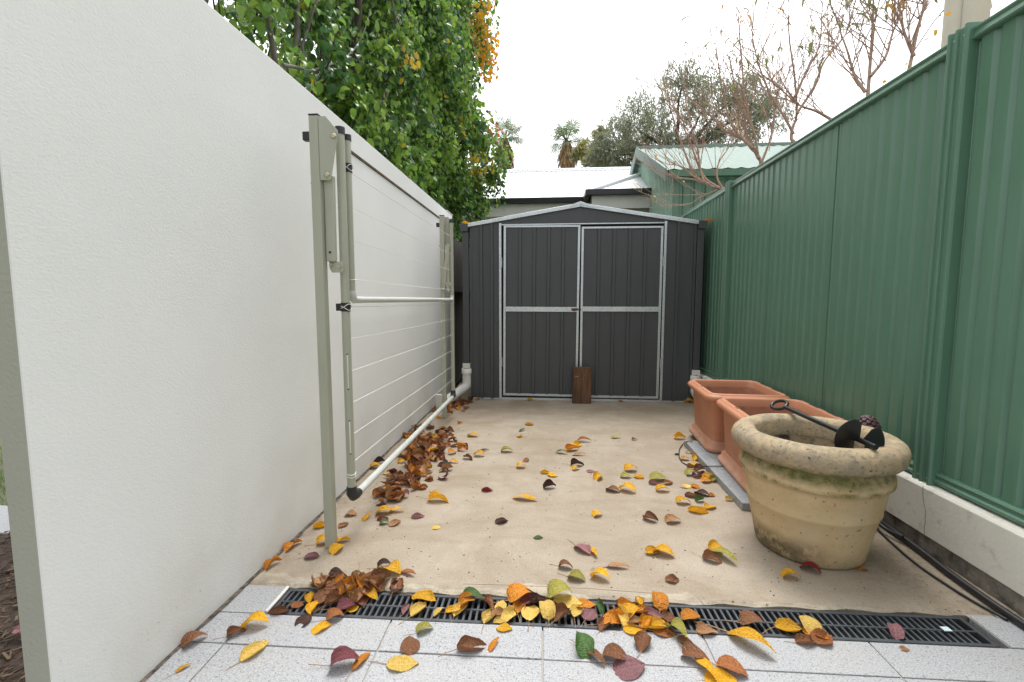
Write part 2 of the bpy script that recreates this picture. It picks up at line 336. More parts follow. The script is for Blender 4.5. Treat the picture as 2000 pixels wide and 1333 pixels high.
for k, (a, b) in LC.items():
    t = NT('fallen leaf ' + k); cv = t.n.new('ShaderNodeCombineXYZ'); t.l.new(t.math('MULTIPLY', t.rand(), 60.0), cv.inputs[0]); vec = t.co((1,1,1), off=cv.outputs[0])
    c = t.mix(t.ramp(t.noise(22, 5, .65, vec=vec), .42, .72), a, b)
    c = t.mix(t.math('MULTIPLY', t.ramp(t.noise(90, 3, .6, vec=vec), .62, .72), .55), c, tuple(x*.4 for x in b))
    gy = t.math('ABSOLUTE', t.math('SUBTRACT', t.sep(1, 'Generated'), .5)); rib = t.maprange(gy, .035, .012); c = t.mix(t.math('MULTIPLY', rib, .45), c, tuple(min(1, x*1.25+.03) for x in a))
    vw = t.n.new('ShaderNodeTexWave'); vw.inputs['Scale'].default_value = 5.5; vw.inputs['Distortion'].default_value = 1.5; t.l.new(t.tc.outputs['Generated'], vw.inputs['Vector'])
    hs_ = t.n.new('ShaderNodeHueSaturation'); t.l.new(c, hs_.inputs['Color']); t.l.new(t.maprange(t.rand(), 0, 1, .8, 1.15), hs_.inputs['Value'])
    t.done(hs_.outputs[0], .42, t.bump(vw.outputs['Fac'], .25, .02, t.bump(t.noise(9, 5, .6, vec=vec), .5, .04)), spec=.4)
    tl = t.n.new('ShaderNodeBsdfTranslucent'); t.l.new(hs_.outputs[0], tl.inputs['Color']); mx = t.n.new('ShaderNodeMixShader'); mx.inputs[0].default_value = .22
    t.l.new(t.b.outputs[0], mx.inputs[1]); t.l.new(tl.outputs[0], mx.inputs[2]); t.l.new(mx.outputs[0], t.out.inputs[0]); LM[k] = t.mat
M['stalk'] = simple('leaf stalk', (.32,.19,.09), .7)

# ================================================================== SETTING
b = MB(); b.add([(-900,-900,-.06),(900,-900,-.06),(900,900,-.06),(-900,900,-.06)], [(0,1,2,3)])
struct(b.build('ground', M['earth']))
# concrete slab: front edge a little ragged where it meets the drain
DX0, DY0, DA = -.978, 1.44, R(.93)                                  # drain's near left corner and direction
def dl(a, bb, z=0.0): return (DX0 + a*math.cos(DA) - bb*math.sin(DA), DY0 + a*math.sin(DA) + bb*math.cos(DA), z)
b = MB(); n = 90
front = []
for i in range(n+1):
    a = -.175 + i/n * 2.81
    w = .006*math.sin(i*.9) + .006*rng.random()
    front.append(dl(a, .150 + w if 0 <= a <= 2.42 else .152))
fb = [(p[0], p[1] + .012, .0) for p in front]
vs = [(p[0], p[1], -.05) for p in front] + [(p[0], p[1], -.006) for p in front] + fb + [(front[0][0], 8.0, 0), (front[-1][0], 8.0, 0)]
k = n+1; fs = []
for i in range(n): fs += [(i, i+1, k+i+1, k+i), (k+i, k+i+1, 2*k+i+1, 2*k+i)]
fs.append([2*k+i for i in range(k)] + [3*k+1, 3*k]); b.add(vs, fs)
struct(b.build('concrete_slab', M['slab']))
cr = MB(); ch = bpy.data.objects['concrete_slab']
for P in ([(1362,1167),(1366,1172),(1371,1176),(1374,1181),(1375,1187)], [(905,1141),(980,1143),(1060,1146),(1150,1150),(1230,1156),(1300,1161)], [(700,1098),(703,1106),(700,1112),(704,1119)]):
    cr.tube([tuple(at_z(u, v, .0002)) for u, v in P], .0007, 4)
cr.build('crack', simple('crack line', (.12,.09,.06), .9), ch)
# granite paving: grout bed and one object per tile
pav = bpy.data.objects.new('paving', None); COL.objects.link(pav); struct(pav)
b = MB(); P = [dl(-.215, -.02, -.0045), dl(2.75, -.02, -.0045), dl(2.75, -1.6, -.0045), dl(-.215, -1.6, -.0045)]
b.add(P, [(0,1,2,3)]); P = [dl(-.2, -.03, -.0048), dl(-.012, -.03, -.0048), dl(-.012, .16, -.0048), dl(-.2, .16, -.0048)]; b.add(P, [(0,1,2,3)])
P = [dl(2.45, -.03, -.0048), dl(2.75, -.03, -.0048), dl(2.75, .16, -.0048), dl(2.45, .16, -.0048)]; b.add(P, [(0,1,2,3)]); b.build('grout', M['grout'], pav)
def tile(a0, a1, b0, b1):
    g = .0022; m = MB(); dz = rng.uniform(-.0012, .0012)
    P = [dl(a, bb, z + dz) for z in (-.03, 0) for a, bb in ((a0+g,b0+g),(a1-g,b0+g),(a1-g,b1-g),(a0+g,b1-g))]
    m.add(P, [(0,3,2,1),(4,5,6,7),(0,1,5,4),(1,2,6,5),(2,3,7,6),(3,0,4,7)]); m.build('tile', M['granite'], pav, .0022, 2)
jx = [-.20, -.055, .445, .965, 1.490, 2.015, 2.54, 2.72]
rows = [(-.148, -.006), (-.673, -.148), (-1.198, -.673)]
for r0, r1 in rows:
    for i in range(len(jx)-1): tile(jx[i], jx[i+1], r0, r1)
tile(-.19, -.012, -.006, .142); tile(2.45, 2.72, -.006, .142)
# mulch bed, path strip and lawn beyond the wall's outer side
b = MB(); b.add([(-3.2,-.6,-.004),(-1.235,-.6,-.004),(-1.235,8,-.004),(-2.0,8,-.004),(-2.62,1.93,-.004),(-3.2,1.4,-.004)], [(0,1,2,3,4,5)]); struct(b.build('mulch_bed', M['mulch']))
b = MB(); b.box(-3.4,-2.50,1.86,2.12,-.04,.004); struct(b.build('path', M['granite']))
b = MB(); b.add([(-9,2.12,-.02),(-1.9,2.12,-.02),(-2.2,9,-.02),(-9,9,-.02)], [(0,1,2,3)]); struct(b.build('lawn', M['earth']))
b = MB()
for i in range(2600):
    x, y = rng.uniform(-2.6,-1.24), rng.uniform(.5, 2.3)
    L, w, a, tl = rng.uniform(.012,.05), rng.uniform(.003,.009), rng.uniform(0,6.3), rng.uniform(-.5,.5)
    d = Vector((math.cos(a), math.sin(a), tl)).normalized(); s_ = Vector((-math.sin(a), math.cos(a), rng.uniform(-.4,.4))).normalized()
    b.obox(Vector((x, y, rng.uniform(0,.018))), d*L/2, s_*w/2, d.cross(s_)*.0015)
stuff(tag(b.build('mulch_chips', M['chip'], fix=False), 'loose dark bark chips on the garden bed left of the wall', 'mulch'))
b = MB()
for i in range(1500):
    x, y = rng.uniform(-4.2,-2.9), rng.uniform(2.13, 3.4); h = rng.uniform(.03,.09); a = rng.uniform(0,6.3); d = Vector((math.cos(a), math.sin(a), 0)); q = Vector((x,y,-.02))
    tip = q + Vector((rng.uniform(-.03,.03), rng.uniform(-.03,.03), h)); b.add([q-d*.003, q+d*.003, tip], [(0,1,2)])
stuff(tag(b.build('grass', M['grass'], fix=False), 'short green grass at the far left edge beyond the mulch', 'grass'))

# ================================================================== RENDERED WALL
wall = thing('rendered_wall', 'tall cream rendered wall running along the left side of the yard', 'wall', (-1.2, .91, 0))
def local(p, o): return (p[0]-o.location.x, p[1]-o.location.y, p[2]-o.location.z)
b = MB(); b.box(-.038,.03,0,4.62,-.05,2.11); wb = b.build('wall_panel', [M['wall'], M['wallend']], wall, .004, 2)
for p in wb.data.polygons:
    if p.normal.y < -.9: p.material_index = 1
b = MB(); b.extrude([(0,0),(.006,.003),(.008,.016),(0,.018)], lambda a,z,t: (.0305+a, t, 1.958+z), 1.55, 4.30); gro = b.build('drip_moulding', simple('weathered drip edge', (.12,.095,.055), .9, .6, 12), wall)
b = MB(); b.box(-.04,.036,4.33,4.63,2.112,2.122); b.build('coping', M['cream'], wall, .002)
t = NT('gap dirt'); gapm = t.done(t.mix(t.ramp(t.noise(25, 6, .7), .4, .6), (.02,.016,.012), (.16,.13,.10)), .95, t.bump(t.noise(40, 5), 1, .01))
b = MB(); n = 120; vs = []
for i in range(n+1):
    y = -.5 + i/n*6.2; vs += [(.0305, y, .0025), (.0305 + .013 + .010*rng.random(), y, .0025 + (.002 if i % 2 else 0))]
b.add(vs, [(2*i, 2*i+1, 2*i+3, 2*i+2) for i in range(n)]); b.build('joint', gapm, wall)
# dark paling fence behind the wall's far end
pf = thing('paling_fence', 'dark weathered paling fence in the gap left of the shed', 'fence', (-1.19, 5.56, 0))
for i in range(14):
    b = MB(); b.box(-.012+rng.uniform(-.003,.003), .006, i*.15+.004, i*.15+.146, .02, 1.86+rng.uniform(-.02,.02)); b.build('paling', M['paling'], pf)
b = MB(); b.box(.007,.045,0,2.1,1.2,1.27); b.build('rail', M['paling'], pf); 

# ================================================================== KERB AND GREEN FENCE
kerb = thing('kerb_wall', 'low cracked concrete plinth wall under the green fence', 'wall', (1.645, .2, 0))
b = MB(); b.extrude([(0,.075),(0,.278),(.012,.290),(.17,.296),(.17,.075)], lambda a,z,t: (a, t, z), 0, 8.8); b.build('plinth', M['kerb'], kerb, .003)
b = MB(); b.box(.012,.17,0,8.8,-.05,.0745); b.build('footing', M['footing'], kerb)
b = MB(); pts = []
for i in range(16): pts.append((-.0008, 1.87 + .005*math.sin(i*.55) + rng.uniform(-.002,.002) - i*.002, .285 - i*.0138))
b.tube(pts, .0008, 4); b.build('crack', simple('crack shadow', (.16,.14,.11), .9), kerb)
FX = 1.70
fence = thing('steel_fence', 'dark green corrugated steel fence along the right side of the yard', 'fence', (FX, 2.11, .30))
FZ0, FZ1 = .335, 2.18
def sheet(y0, w):
    pitch = w/9; line = [(.020, -.012), (.016, .002), (0.0, .005)]
    for i in range(9):
        q = i*pitch
        line += [(0, q+.003), (0, q+pitch*.60), (.013, q+pitch*.72), (.013, q+pitch*.82), (0, q+pitch)]
    line[-1] = (.002, w-.004); line = [l for j, l in enumerate(line)]
    line += [(.014, w-.002)]
    b = MB(); b.strip(line, lambda a, y, z: (a, y0+y-2.11, z-.30), FZ0-.02, FZ1-.02); return b.build('sheet', M['green'], fence, .002, 2)
posts = [-.22, 2.115, 4.545, 6.97]
for j in range(3):
    a, e = posts[j]+.038, posts[j+1]-.038; w = (e-a)/3
    for i in range(3): sheet(a+i*w, w)
    for nm, z0, prof in (('bottom_rail', .300, [(-.016,0),(-.022,.006),(-.022,.016),(-.012,.022),(-.012,.034),(-.018,.040),(-.010,.050),(.04,.050),(.04,0)]),
                         ('top_rail', 2.135, [(-.010,0),(-.020,.004),(-.022,.012),(-.014,.018),(-.010,.034),(-.016,.042),(-.016,.050),(-.004,.056),(.032,.056),(.046,.046),(.046,0)])):
        b = MB(); b.extrude(prof, lambda p, q, t: (p, t-2.11, z0+q-.30), a-.005, e+.005); b.build(nm, M['green'], fence, .0015)
for y in posts:
    b = MB()      # two channels back to back, fluted
    prof = [(.05,-.050),(-.030,-.050),(-.040,-.046),(-.040,-.037),(-.026,-.031),(-.026,-.006),(-.038,-.002),(-.038,.008),(-.026,.012),(-.026,.030),(-.038,.035),(-.038,.045),(-.030,.050),(.05,.050)]
    b.extrude(prof, lambda p, q, t: (p, y+q-2.11, t), .285-.30, 2.205-.30); po = b.build('post', M['green'], fence, .0015)
    b = MB()
    for dy in (-.024, .024):
        for z in (.315, 2.17): b.tube([(-.024, y+dy-2.11, z-.30), (-.0285, y+dy-2.11, z-.30)], .005, 8)
    b.build('screws', M['zinc'], po)

# ================================================================== GARDEN SHED
SY = 4.97; SX0, SX1 = -.86, 1.525
shed = thing('garden_shed', 'charcoal steel garden shed with double doors framed in galvanised steel', 'shed', (.33, SY, 0))
def sl(x, y, z): return (x-.33, y-SY, z)
ZE, ZP, XP = 1.905, 2.10, .325
def zr(x): return ZP - (ZP-ZE)*abs(x-XP)/(XP-SX0+.02)
def ribbed(x0, x1, z0, ztop, ribs, y, name, par, h=.020):
    # sheet with narrow raised ribs; ztop may be a function of x
    xs = [(x0, 0)]
    for r in sorted(ribs): xs += [(r-.017, 0), (r-.013, h), (r+.013, h), (r+.017, 0)]
    xs.append((x1, 0)); f = ztop if callable(ztop) else (lambda x: ztop)
    b = MB(); vs = [sl(x, y-d, z0) for x, d in xs] + [sl(x, y-d, f(x)) for x, d in xs]; n = len(xs)
    b.add(vs, [(i, i+1, n+i+1, n+i) for i in range(n-1)]); return b.build(name, M['shed'], par)
DL, DR, DZ1 = -.515, 1.20, 1.885
ribbed(SX0+.02, DL-.012, .01, lambda x: zr(x)-.012, [-.735,-.62], SY, 'cladding', shed)
ribbed(DR+.012, SX1-.02, .01, lambda x: zr(x)-.012, [1.345], SY, 'cladding', shed)
b = MB(); vs = [sl(DL-.012,SY-.004,DZ1+.02), sl(DR+.012,SY-.004,DZ1+.02), sl(DR+.012,SY-.004,zr(DR)-.01), sl(XP,SY-.004,ZP-.012), sl(DL-.012,SY-.004,zr(DL)-.01)]
b.add(vs, [(0,1,2,3,4)]); b.build('gable_panel', M['shed'], shed)
for x in (SX0+.011, SX1-.0045):
    b = MB(); b.box(x-.012-.33, x+.012-.33, -.006, .03, 0, zr(x)-.02); b.build('corner_trim', M['shed'], shed, .002)
b = MB(); b.box(SX0+.001-.33, SX0+.006-.33, .03, 1.55, 0, ZE-.02); b.box(SX1-.006-.33, SX1-.001-.33, .03, 1.55, 0, ZE-.02); b.box(SX0-.33, SX1-.33, 1.55, 1.56, 0, ZE); b.build('side_walls', M['shed'], shed)
# roof sheets, zinc edge trim, ridge cap, gutters, downpipes
for s_ in (-1, 1):
    xe = SX0-.06 if s_ < 0 else SX1+.06
    b = MB(); n = 22; pts = []
    for i in range(n+1): pts.append((i/n*1.6 - .02, .0 if i % 2 else .012))
    vs = [sl(XP, SY+t, ZP+.004+h) for t, h in pts] + [sl(xe, SY+t, zr(xe)+.004+h) for t, h in pts]; k = n+1
    b.add(vs, [(i, i+1, k+i+1, k+i) for i in range(n)]); b.build('roof_sheet', M['zinc'], shed)
    b = MB(); d = Vector((xe-XP, 0, zr(xe)-ZP)).normalized(); L = Vector((xe-XP,0,zr(xe)-ZP)).length; nz = Vector((-d.z*s_*1, 0, abs(d.x))).normalized()
    a0 = Vector(sl(XP+s_*.002, SY-.03, ZP+.004)); q = Vector(sl(xe, SY-.03, zr(xe)+.004))
    vs = []
    for p in (a0, q):
        vs += [p+Vector((0,0,-.026)), p+Vector((0,0,.010)), p+Vector((0,.05,.022)), p+Vector((0,.05,-.026))]
    b.add(vs, [(0,1,5,4),(1,2,6,5),(2,3,7,6),(3,0,4,7),(0,3,2,1),(4,5,6,7)]); tr = b.build('roof_edge_trim', M['zinc'], shed)
    b = MB()
    for f in (.12,.35,.62,.93):
        p = a0.lerp(q, f); b.tube([p+Vector((0,.001,-.008)), p+Vector((0,-.004,-.008))], .005, 8)
    b.build('screws', M['bolt'], tr)
    # gutter: open trough running along the eave, seen end-on
    b = MB(); x0 = xe - s_*.045
    prof = [(0,.03),(0,-.058),(s_*.075,-.058),(s_*.098,.028),(s_*.094,.028),(s_*.072,-.054),(s_*.004,-.054),(s_*.004,.03)]
    b.extrude(prof, lambda p, z, t: sl(x0+p, SY+t, ZE-.012+z), -.03, 1.6); b.build('gutter', M['shed'], shed)
    b = MB(); b.box(*sorted((x0-.33, x0+s_*.085-.33)), -.034, -.0302, ZE-.068, ZE+.012); b.build('gutter_end', M['shed'], shed)
    xd = SX0-.048 if s_ < 0 else SX1+.048
    zb = .385 if s_ < 0 else .34
    b = MB(); b.box(xd-.034-.33, xd+.034-.33, -.012, .04, zb, ZE-.072); b.build('downpipe', M['shed'], shed, .003)
    b = MB(); b.box(xd-.042-.33, xd+.042-.33, -.020, .048, zb-.045, zb+.012); b.build('pipe_adaptor', M['pvc'], shed, .004)
    b = MB(); cx, cy = xd-.33, .012
    b.lathe([(.058, zb-.105), (.058, zb-.046), (.046, zb-.045), (.046,zb-.06)], 24, (cx, cy, 0)); b.build('pipe_socket', M['pvc'], shed)
    b = MB()
    if s_ < 0: path = [(cx,cy,zb-.1),(cx,cy,.20),(cx,cy-.006,.155),(cx-.02,cy-.03,.125),(cx-.05,cy-.075,.105),(cx-.115,cy-.35,.075),(cx-.155,cy-.52,.06)]
    else: path = [(cx,cy,zb-.1),(cx,cy,.17),(cx,cy-.01,.13),(cx+.005,cy-.05,.10),(cx+.01,cy-.12,.08),(cx+.01,cy-.35,.06)]
    b.tube(path, .05, 18); b.build('drain_pipe', M['pvc'], shed)
    if s_ < 0:
        b = MB(); q = path[-2]; b.box(q[0]-.095, q[0]-.03, q[1]-.25, q[1]-.2, .0, .16); b.build('pipe_bracket', M['pvc'], shed, .006)
b = MB(); vs = []
for t0 in (SY-.036, SY+1.6):
    vs += [sl(XP-.13, t0, zr(XP-.13)+.006), sl(XP-.03, t0, ZP+.022), sl(XP, t0, ZP+.032), sl(XP+.03, t0, ZP+.022), sl(XP+.13, t0, zr(XP+.13)+.006), sl(XP+.13,t0,zr(XP+.13)-.012), sl(XP,t0,ZP-.0), sl(XP-.13,t0,zr(XP-.13)-.012)]
b.add(vs, [(i, (i+1)%8, 8+(i+1)%8, 8+i) for i in range(8)] + [list(range(8))[::-1], list(range(8,16))]); b.build('ridge_cap', M['zinc'], shed)
b = MB(); b.box(SX0-.33, SX1-.33, -.002, .02, 0, .012); b.box(DL-.01-.33, DR+.01-.33, -.02, -.002, 0, .022); b.build('sill', M['zinc'], shed)
b = MB(); b.box(DL-.33, DR-.33, .005, .008, .03, DZ1+.02); b.build('dark_interior', M['gap'], shed)
for x in (DL-.013, DR+.013):
    b = MB(); b.box(x-.013-.33, x+.013-.33, -.018, .004, .01, DZ1+.035); b.build('jamb', M['zinc'], shed, .002)
b = MB(); b.box(DL-.33, DR-.33, -.012, .004, DZ1+.012, DZ1+.024); b.build('head_trim', M['zinc'], shed, .001)
def door(x0, x1, z0, z1, lab, tilt, tag_x, hinge):
    dd = bpy.data.objects.new('door', None); COL.objects.link(dd); dd.parent = shed; dd.location = sl(hinge, SY-.012, 0); dd.rotation_euler = (0, tilt, 0); dd['label'] = lab
    ox = hinge
    def bx(nm, a, c, z_0, z_1, y0, y1, m, bev=.0015): 
        q = MB(); q.box(a-ox, c-ox, y0, y1, z_0, z_1); return q.build(nm, m, dd, bev)
    w = .024
    bx('frame_stile', x0, x0+w, z0, z1, -.012, .012, M['zinc']); bx('frame_stile', x1-w, x1, z0, z1, -.012, .012, M['zinc'])
    bx('frame_rail', x0+w, x1-w, z0, z0+.024, -.010, .012, M['zinc']); bx('frame_rail', x0+w, x1-w, z1-.020, z1, -.010, .012, M['zinc'])
    zm = 1.00; mr = bx('frame_rail', x0+w, x1-w, zm-.026, zm+.026, -.013, .010, M['zinc'])
    bx('sticker', tag_x-.055, tag_x+.055, zm-.022, zm+.022, -.0145, -.0132, M['label'], 0)
    st = (x1-x0-2*w)/5
    for z_0, z_1 in ((z0+.024, zm-.026), (zm+.026, z1-.020)):
        xs = [(x0+w, 0)]
        for i in range(1, 5):
            r = x0+w+i*st; xs += [(r-.018,0),(r-.013,.016),(r+.013,.016),(r+.018,0)]
        xs.append((x1-w, 0)); q = MB(); n = len(xs)
        q.add([(x-ox, -d+.002, z_0) for x, d in xs] + [(x-ox, -d+.002, z_1) for x, d in xs], [(i,i+1,n+i+1,n+i) for i in range(n-1)]); q.build('panel', M['shed'], dd)
    q = MB()
    for k in range(8):
        xx = x0+w+.06+k*.1
        if xx < x1-w: q.tube([(xx-ox, -.0131, zm), (xx-ox, -.0165, zm)], .0045, 8)
    for k in range(9):
        q.tube([(x0+.012-ox, -.0121, z0+.1+k*.21), (x0+.012-ox, -.0150, z0+.1+k*.21)], .004, 8); q.tube([(x1-.012-ox, -.0121, z0+.15+k*.2), (x1-.012-ox, -.0150, z0+.15+k*.2)], .004, 8)
    q.build('rivets', M['bolt'], mr)
    return dd
d1 = door(-.498, .318, .045, 1.893, 'left door leaf carrying the rusty latch', R(.30), -.105, -.498)
d2 = door(.338, 1.185, .035, 1.868, 'right door leaf sitting a little lower than the left', R(.1), .735, 1.185)
b = MB(); b.tube([(.79-.05,-.022,1.0),(.82,-.022,1.002),(.86-.02,-.022,1.0)], .006, 8); b.box(.735,.80,-.020,-.0135,.988,1.014); b.tube([(.75,-.0225,1.0),(.762,-.032,.985),(.775,-.034,.99)], .005, 8); b.build('latch', M['rust'], d1)
for x, ss in ((DL+.004, 1), (DR-.004, -1)):
    for z in (.42, 1.5):
        b = MB(); b.tube([(x-.33, -.026, z-.05), (x-.33, -.026, z+.05)], .006, 8); b.build('hinge', M['zinc'], shed)

# ================================================================== TIMBER BLOCK
b = MB(); b.box(-.098,.098,-.038,.038,0,.385); bl = b.build('timber_block', M['block'], None, .004)
bl.location = (.357, SY-.135, 0); bl.rotation_euler = (R(-5), 0, R(1)); tag(bl, 'short rough brown hardwood block leaning against the shed doors', 'timber block')

# ================================================================== CLOTHESLINE
cl = thing('clothesline', 'folded down beige double clothesline on two ground posts by the wall', 'clothesline', (-.965, 1.88, 0))
XU = -.882
def cloc(x, y, z): return (x+.965, y-1.88, z)
CX, YN, YF = -.892, 1.945, 4.165
for y, s_ in ((1.88, -1), (4.12, 1)):
    b = MB(); b.box(-.02,.02, y-.02-1.88, y+.02-1.88, 0, 1.85); po = b.build('post', M['enamel'], cl, .003)
    b = MB(); b.box(-.021,.021, y-.021-1.88, y+.021-1.88, 1.8505, 1.857); b.build('cap', M['blackp'], po, .002)
    # bracket plate: thin folded steel
    b = MB(); yb = y + s_*.019
    poly = [(-.943,1.845),(-.912,1.845),(-.862,1.786),(-.862,1.775),(-.896,1.60),(-.900,1.592),(-.943,1.592)]
    b.extrude(poly, lambda px, pz, t: cloc(px, t, pz), yb-.002, yb+.002); b.extrude([(-.9445,1.592),(-.9405,1.592),(-.9405,1.845),(-.9445,1.845)], lambda px, pz, t: cloc(px, t, pz), y-.017, y+.017)
    br = b.build('bracket', M['enamel'], cl, .001)
    b = MB()
    for px, pz in ((-.879,1.765),(-.913,1.612)): b.lathe([(0,.008),(.006,.0078),(.0095,.005),(.0105,0)], 14, (0,0,0)) if 0 else b.tube([cloc(px, yb, pz), cloc(px, yb+s_*.006, pz), cloc(px, yb+s_*.009, pz)], [.0115,.0115,.007], 14)
    b.build('bolts', M['bolt'], br)
    # wall-side bracket stub and small bolt
    b = MB(); b.box(-.052,-.0205, y-.014-1.88, y+.012-1.88, 1.755, 1.79); b.build('wall_stub', M['blackp'], po, .003)
    b = MB(); b.tube([(-.0205, y-1.88, 1.585), (-.028, y-1.88, 1.585)], .005, 8); b.build('bolt', M['blackp'], po)
# folding struts
def bar(nm, p, q, w, d, mat=None):
    p, q = Vector(p), Vector(q); ax = (q-p); L = ax.length; ax.normalize(); ay = Vector((0,1,0)); az = ax.cross(ay).normalized(); ay = az.cross(ax)
    b = MB(); b.obox((p+q)/2, ax*L/2, az*w/2, ay*d/2); return b.build(nm, mat or M['enamel'], cl, .002)
st1 = bar('strut', cloc(-.9185,1.893,1.615), cloc(-.9215,1.893,1.262), .036, .026)
b = MB(); b.box(*(cloc(-.928,0,0)[0], cloc(-.917,0,0)[0]), 1.8795-1.88, 1.8808-1.88, 1.295, 1.304); b.build('slot', M['blackp'], st1)
bar('strut', cloc(-.905,4.10,1.60), cloc(-.955,4.085,1.19), .030, .02); bar('strut', cloc(-.91,4.095,1.56), cloc(-.908,4.095,1.17), .018, .015)
for y, s_ in ((1.93-.02, -1), (4.10, -1)):
    b = MB(); b.extrude([(-.937,1.262),(-.876,1.262),(-.876,1.222),(-.882,1.216),(-.925,1.216),(-.935,1.232)], lambda px, pz, t: cloc(px, t, pz), y-.013, y-.009); lk = b.build('link_plate', M['enamel'], cl, .001)
    b = MB()
    for px, pz in ((-.927,1.248),(-.889,1.240)): b.tube([cloc(px,y-.013,pz), cloc(px,y-.022,pz)], .0065, 8)
    b.build('bolts', M['bolt'], lk)
# main (lower) frame
def arm(x, y, z0, z1, r, ox=1.0):
    b = MB(); n = 14; vs = []
    for z in (z0, z1): vs += [cloc(x + r*ox*math.cos(2*math.pi*j/n), y + r*math.sin(2*math.pi*j/n), z) for j in range(n)]
    b.add(vs, [(j,(j+1)%n,n+(j+1)%n,n+j) for j in range(n)], 0, True); b.add(vs, [list(range(n))[::-1], list(range(n,2*n))]); return b.build('arm', M['enamel'], cl)
for y in (YN, YF):
    am = arm(CX, y, .235, 1.815, .0185)
    b = MB(); b.tube([cloc(CX,y,1.800), cloc(CX,y,1.83)], .021, 14); b.build('end_cap', M['blackp'], am)
    d = 1 if y < 3 else -1
    b = MB(); b.tube([cloc(CX,y,.252), cloc(CX,y,.222), cloc(CX+.003,y+d*.012,.205), cloc(CX+.004,y+d*.045,.198), cloc(CX+.004,y+d*.062,.198)], [.022,.024,.026,.022,.021], 12); b.build('corner_cap', M['blackp'], am)
    au = arm(XU, y + d*.048, 1.135, 1.80, .0145)
    b = MB(); b.tube([cloc(XU,y+d*.048,1.79), cloc(XU,y+d*.048,1.815)], .017, 14); b.build('end_cap', M['blackp'], au)
b = MB(); b.tube([cloc(CX+.004,YN+.055,.198), cloc(CX+.004,YF-.055,.198)], .0175, 14); b.build('rail', M['enamel_pale'], cl)
b = MB(); yu0, yu1, xu = YN+.048, YF-.048, XU
def corner(y, d): return [cloc(xu,y,1.14), cloc(xu,y,1.125), cloc(xu,y+d*.006,1.110), cloc(xu,y+d*.020,1.1005), cloc(xu,y+d*.05,1.10)]
b.tube(corner(yu0,1)+corner(yu1,-1)[::-1], [.0155,.017,.017,.017,.0165]+[.0145]*1+[.0165,.017,.017,.0155] if 0 else [.0155,.017,.0175,.017,.0155,.0155,.017,.0175,.017,.0155], 14); b.build('rail', M['enamel_pale'], cl)
# lines, knots, line stops
for z in (1.665,1.512,1.368,1.192):
    b = MB(); b.tube([cloc(xu,yu0,z), cloc(xu, (yu0+yu1)/2, z-.006), cloc(xu,yu1,z)], .0017, 6); b.build('line', M['rope'], cl)
for z in (1.068,.924,.778,.632,.486,.357):
    b = MB(); b.tube([cloc(CX,YN,z), cloc(CX,(YN+YF)/2,z-.006), cloc(CX,YF,z)], .0015, 6); b.build('line', M['rope'], cl)
for (x, y, z, r) in ((CX, YN, 1.068, .0185), (xu, yu0, 1.675, .0145)):
    b = MB(); b.tube([cloc(x,y,z-.019), cloc(x,y,z+.019)], r+.003, 12); b.box(*sorted((cloc(x,0,0)[0]-r-.016, cloc(x,0,0)[0])), y-1.88-r-.004, y-1.88+.006, z-.016, z+.016); cs = b.build('line_cleat', M['blackp'], cl, .002)
    b = MB()
    for s_ in (-1, 1):
        pts = [cloc(x + (r+.006)*math.cos(a), y + (r+.006)*math.sin(a), z + s_*.011*math.cos(a*1.2+.5) - .003*s_*math.sin(a*3)) for a in np.linspace(-2.6, .6, 12)]; b.tube(pts, .0016, 6)
    b.build('knot', M['rope'], cs)
for z0, z1 in ((.705,.86),(.41,.56)):
    b = MB(); yy = YN-.0185; b.tube([cloc(CX+.0070,yy+.005,z0),cloc(CX+.0088,yy+.0005,z0+.006),cloc(CX+.0088,yy+.0005,z1-.006),cloc(CX+.0070,yy+.005,z1)], .0026, 6); b.build('line_loop', M['rope'], cl)
    b = MB()
    for z in (z0, z1): b.tube([cloc(CX+.006,yy+.006,z), cloc(CX+.0080,yy+.0014,z)], .0042, 8)
    b.build('line_hole', M['blackp'], cl)
b = MB()
for k in range(2):
    b.tube([cloc(CX+.0205*math.cos(a), YN+.0205*math.sin(a), .312-k*.012+.002*math.sin(a*2)) for a in np.linspace(0,2*math.pi,16)], .0026, 6)
b.tube([cloc(xu+.0165*math.cos(a), yu0+.0165*math.sin(a), 1.188) for a in np.linspace(0,2*math.pi,14)], .0022, 6); b.build('line_wrap', M['rope'], cl)

# ================================================================== POT, AUGER, PLANTERS, SLAB
PX, PY = 1.173, 2.068
pot = thing('stone_pot', 'big round cast stone pot with rolled rim and green moss band', 'plant pot', (PX, PY, 0))
prof = [(0,.0),(.195,.0),(.207,.006),(.213,.018),(.226,.09),(.240,.16),(.250,.205),(.2545,.211),(.2545,.221),(.2535,.226),(.262,.27),(.268,.315),(.270,.334),(.281,.338),(.290,.347),(.293,.362),(.290,.378),(.282,.388),(.281,.394)]
for i in range(17):
    a = R(-100 + i*245/16); prof.append((.273+.055*math.cos(a), .476+.055*math.sin(a)))
prof.append((.222,.44))
b = MB(); b.lathe(prof, 96); pb = b.build('body', M['stone'], pot)
tx = bpy.data.textures.new('pot_lumps', 'CLOUDS'); tx.noise_scale = .16
md = pb.modifiers.new('uneven', 'DISPLACE'); md.texture = tx; md.strength = .010; md.mid_level = .5; md.texture_coords = 'LOCAL'
b = MB(); b.lathe([(.224,.4405),(.226,.40),(.215,.27),(.0,.265)], 64); b.build('lining', M['lining'], pot)
b = MB(); b.lathe([(.216,.30),(.15,.31),(.08,.302),(0,.31)], 32); so = b.build('soil', M['soil'], pot)
